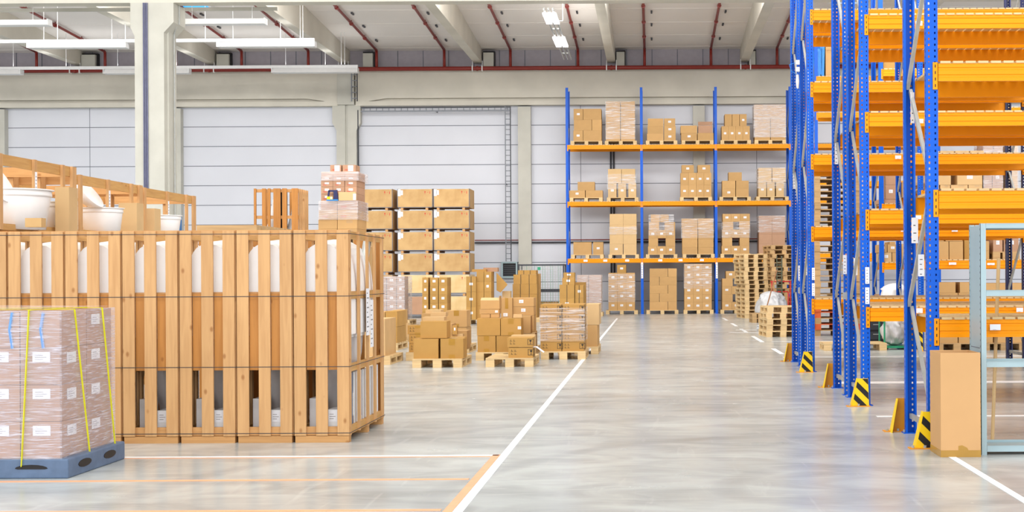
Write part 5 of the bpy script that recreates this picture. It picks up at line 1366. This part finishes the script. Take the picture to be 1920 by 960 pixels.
# rack seen through the gap beyond the sack
hD = 31.46; PLg = 'pallets on the racks across the aisle'
aload(hD, 1648, 1690, 0, [(24, [(1652, 1684, 'L')]), (25, [(1652, 1684)]), (22, [(1650, 1665), (1666, 1684)])], 'floor pallet, beyond the sack', m=CARD_R)
load(hD, zf(1) , [(18, [(1652, 1672, 'L'), (1673, 1684)]), (15, [(1650, 1663, 'L'), (1664, 1684, 'L')]), (5, [(1668, 1679)])], 'low shelf beyond the sack', .7, m=CARD, group=GA, mats={(0, 0): CARD_P})
load(hD, zf(2) - .0, [(8, [(1650, 1684)]), (27, [(1660, 1681, 'L')]), (27, [(1660, 1681)])], 'second shelf beyond the sack', .7, m=CARD_R, group=GA)
load(hD, zf(3), [(16, [(1652, 1682)]), (18, [(1658, 1682)])], 'third shelf beyond the sack', .7, m=CARD, group=GA)
load(hD, zf(4), [(30, [(1656, 1681)])], 'fourth shelf beyond the sack', .7, m=CARD_O, group=GA)
load(hD, zf(3), [(30, [(1692, 1718)])], 'third shelf beyond the sack, right', .7, m=CARD_P, group=GA)
load(hD, zf(2), [(40, [(1692, 1718)])], 'second shelf beyond the sack, right', .7, m=CARD, group=GA)
load(hD, zf(1), [(34, [(1692, 1718)])], 'low shelf beyond the sack, right', .7, m=CARD_P, group=GA)
load(hD, 0.0, [(40, [(1692, 1718)]), (30, [(1692, 1718)])], 'floor beyond the sack, right', .7, m=CARD_O, group=GA)
# blue bins and a crate on the distant rack
bz = 7.52
for i, (a, b_, h) in enumerate(((1526, 1537, .85), (1538, 1545, 1.1))):
    x0, x1 = PX(a, 42.4, 8), PX(b_, 42.4, 8)
    q = MB(); w_ = x1 - x0; q.prism([(0, 0), (w_, 0), (w_ + .03, h), (-.0, h), (0, h * .8)], 'Y', 0, .7, BLUEPL)
    for k in range(3): q.box(w_ * (k + .5) / 3 - .01, -.015, .05, w_ * (k + .5) / 3 + .01, 0, h - .08, BLUEPL)
    tag(q.build('plastic_bin', None, (max(x0, XF - .05), 42.4 + i * .0, bz)), '%s blue plastic bin high on the distant rack' % ('lower', 'taller')[i], 'plastic bin')
x0, x1 = PX(1548, 42.4, 8), PX(1562, 42.4, 8)
t = thing('pine_crate', 'pale pine crate high on the distant rack beside blue bins', 'wooden crate', (x0, 42.4, bz))
q = MB(); q.box(0.01, .01, 0.02, x1 - x0 - .01, .8, 1.05, CARD); q.build('body', t)
q = MB(); [q.box(a, -.01, 0, a + .04, .02, 1.15, PINE_Z) for a in (0, x1 - x0 - .04)]; [q.box(0, -.02, z_, x1 - x0, -.01, z_ + .05, PINE_X) for z_ in (0, .8, 1.1)]; q.build('frame', t)

# ================================================================= the smallest boxes beyond three hundred go into one object
bpy.context.view_layer.update()
dg = bpy.context.evaluated_depsgraph_get(); eye = Vector((0, 0, HCAM)); boxes = []
for o in list(COL.objects):
    if not o.name.startswith('cardboard_box') or o.type != 'MESH': continue
    xs_ = [v.co.x for v in o.data.vertices]; zs_ = [v.co.z for v in o.data.vertices]; x0, x1, z1 = min(xs_), max(xs_), max(zs_); n = 0
    for i in range(6):
        for j in range(6):
            p = o.matrix_world @ Vector((x0 + (x1 - x0) * (i + .5) / 6, 0, z1 * (j + .5) / 6)); 
            if not (0 < (p.x / p.y * FPX + CX) < 1920): continue
            st = eye.copy(); d = (p - eye).normalized()
            for hop in range(6):
                hit, loc, nn, idx, ob, mw = sc.ray_cast(dg, st, d)
                if not hit: break
                if ob.name.startswith('stretch_wrap') or ob.name.startswith('film'): st = loc + d * .002; continue
                if ob == o or ob.parent == o: n += 1
                break
    boxes.append((n / 36 * (x1 - x0) * z1 / o.matrix_world.translation.y ** 2, o))
boxes.sort(key=lambda b: -b[0])
q = MB()
for a_, o in boxes[300:]:
    if o.parent: continue
    kids = [o] + children_of(o)
    for k_ in kids:
        mw = k_.matrix_world
        for mi_, m_ in enumerate(k_.data.materials):
            vs_ = [mw @ v.co for v in k_.data.vertices]
            fs_ = [tuple(p.vertices) for p in k_.data.polygons if p.material_index == mi_]
            q.add(vs_, fs_, m_)
    for k_ in reversed(kids): bpy.data.objects.remove(k_)
o = q.build('cardboard_boxes'); tag(o, 'remaining small or mostly hidden brown boxes deep inside the stacks', 'cardboard boxes', None, 'stuff')
print('STUFF', len(boxes) - 300, 'smallest kept', boxes[299][0] * FPX ** 2, 'zero', sum(1 for b in boxes if b[0] == 0))
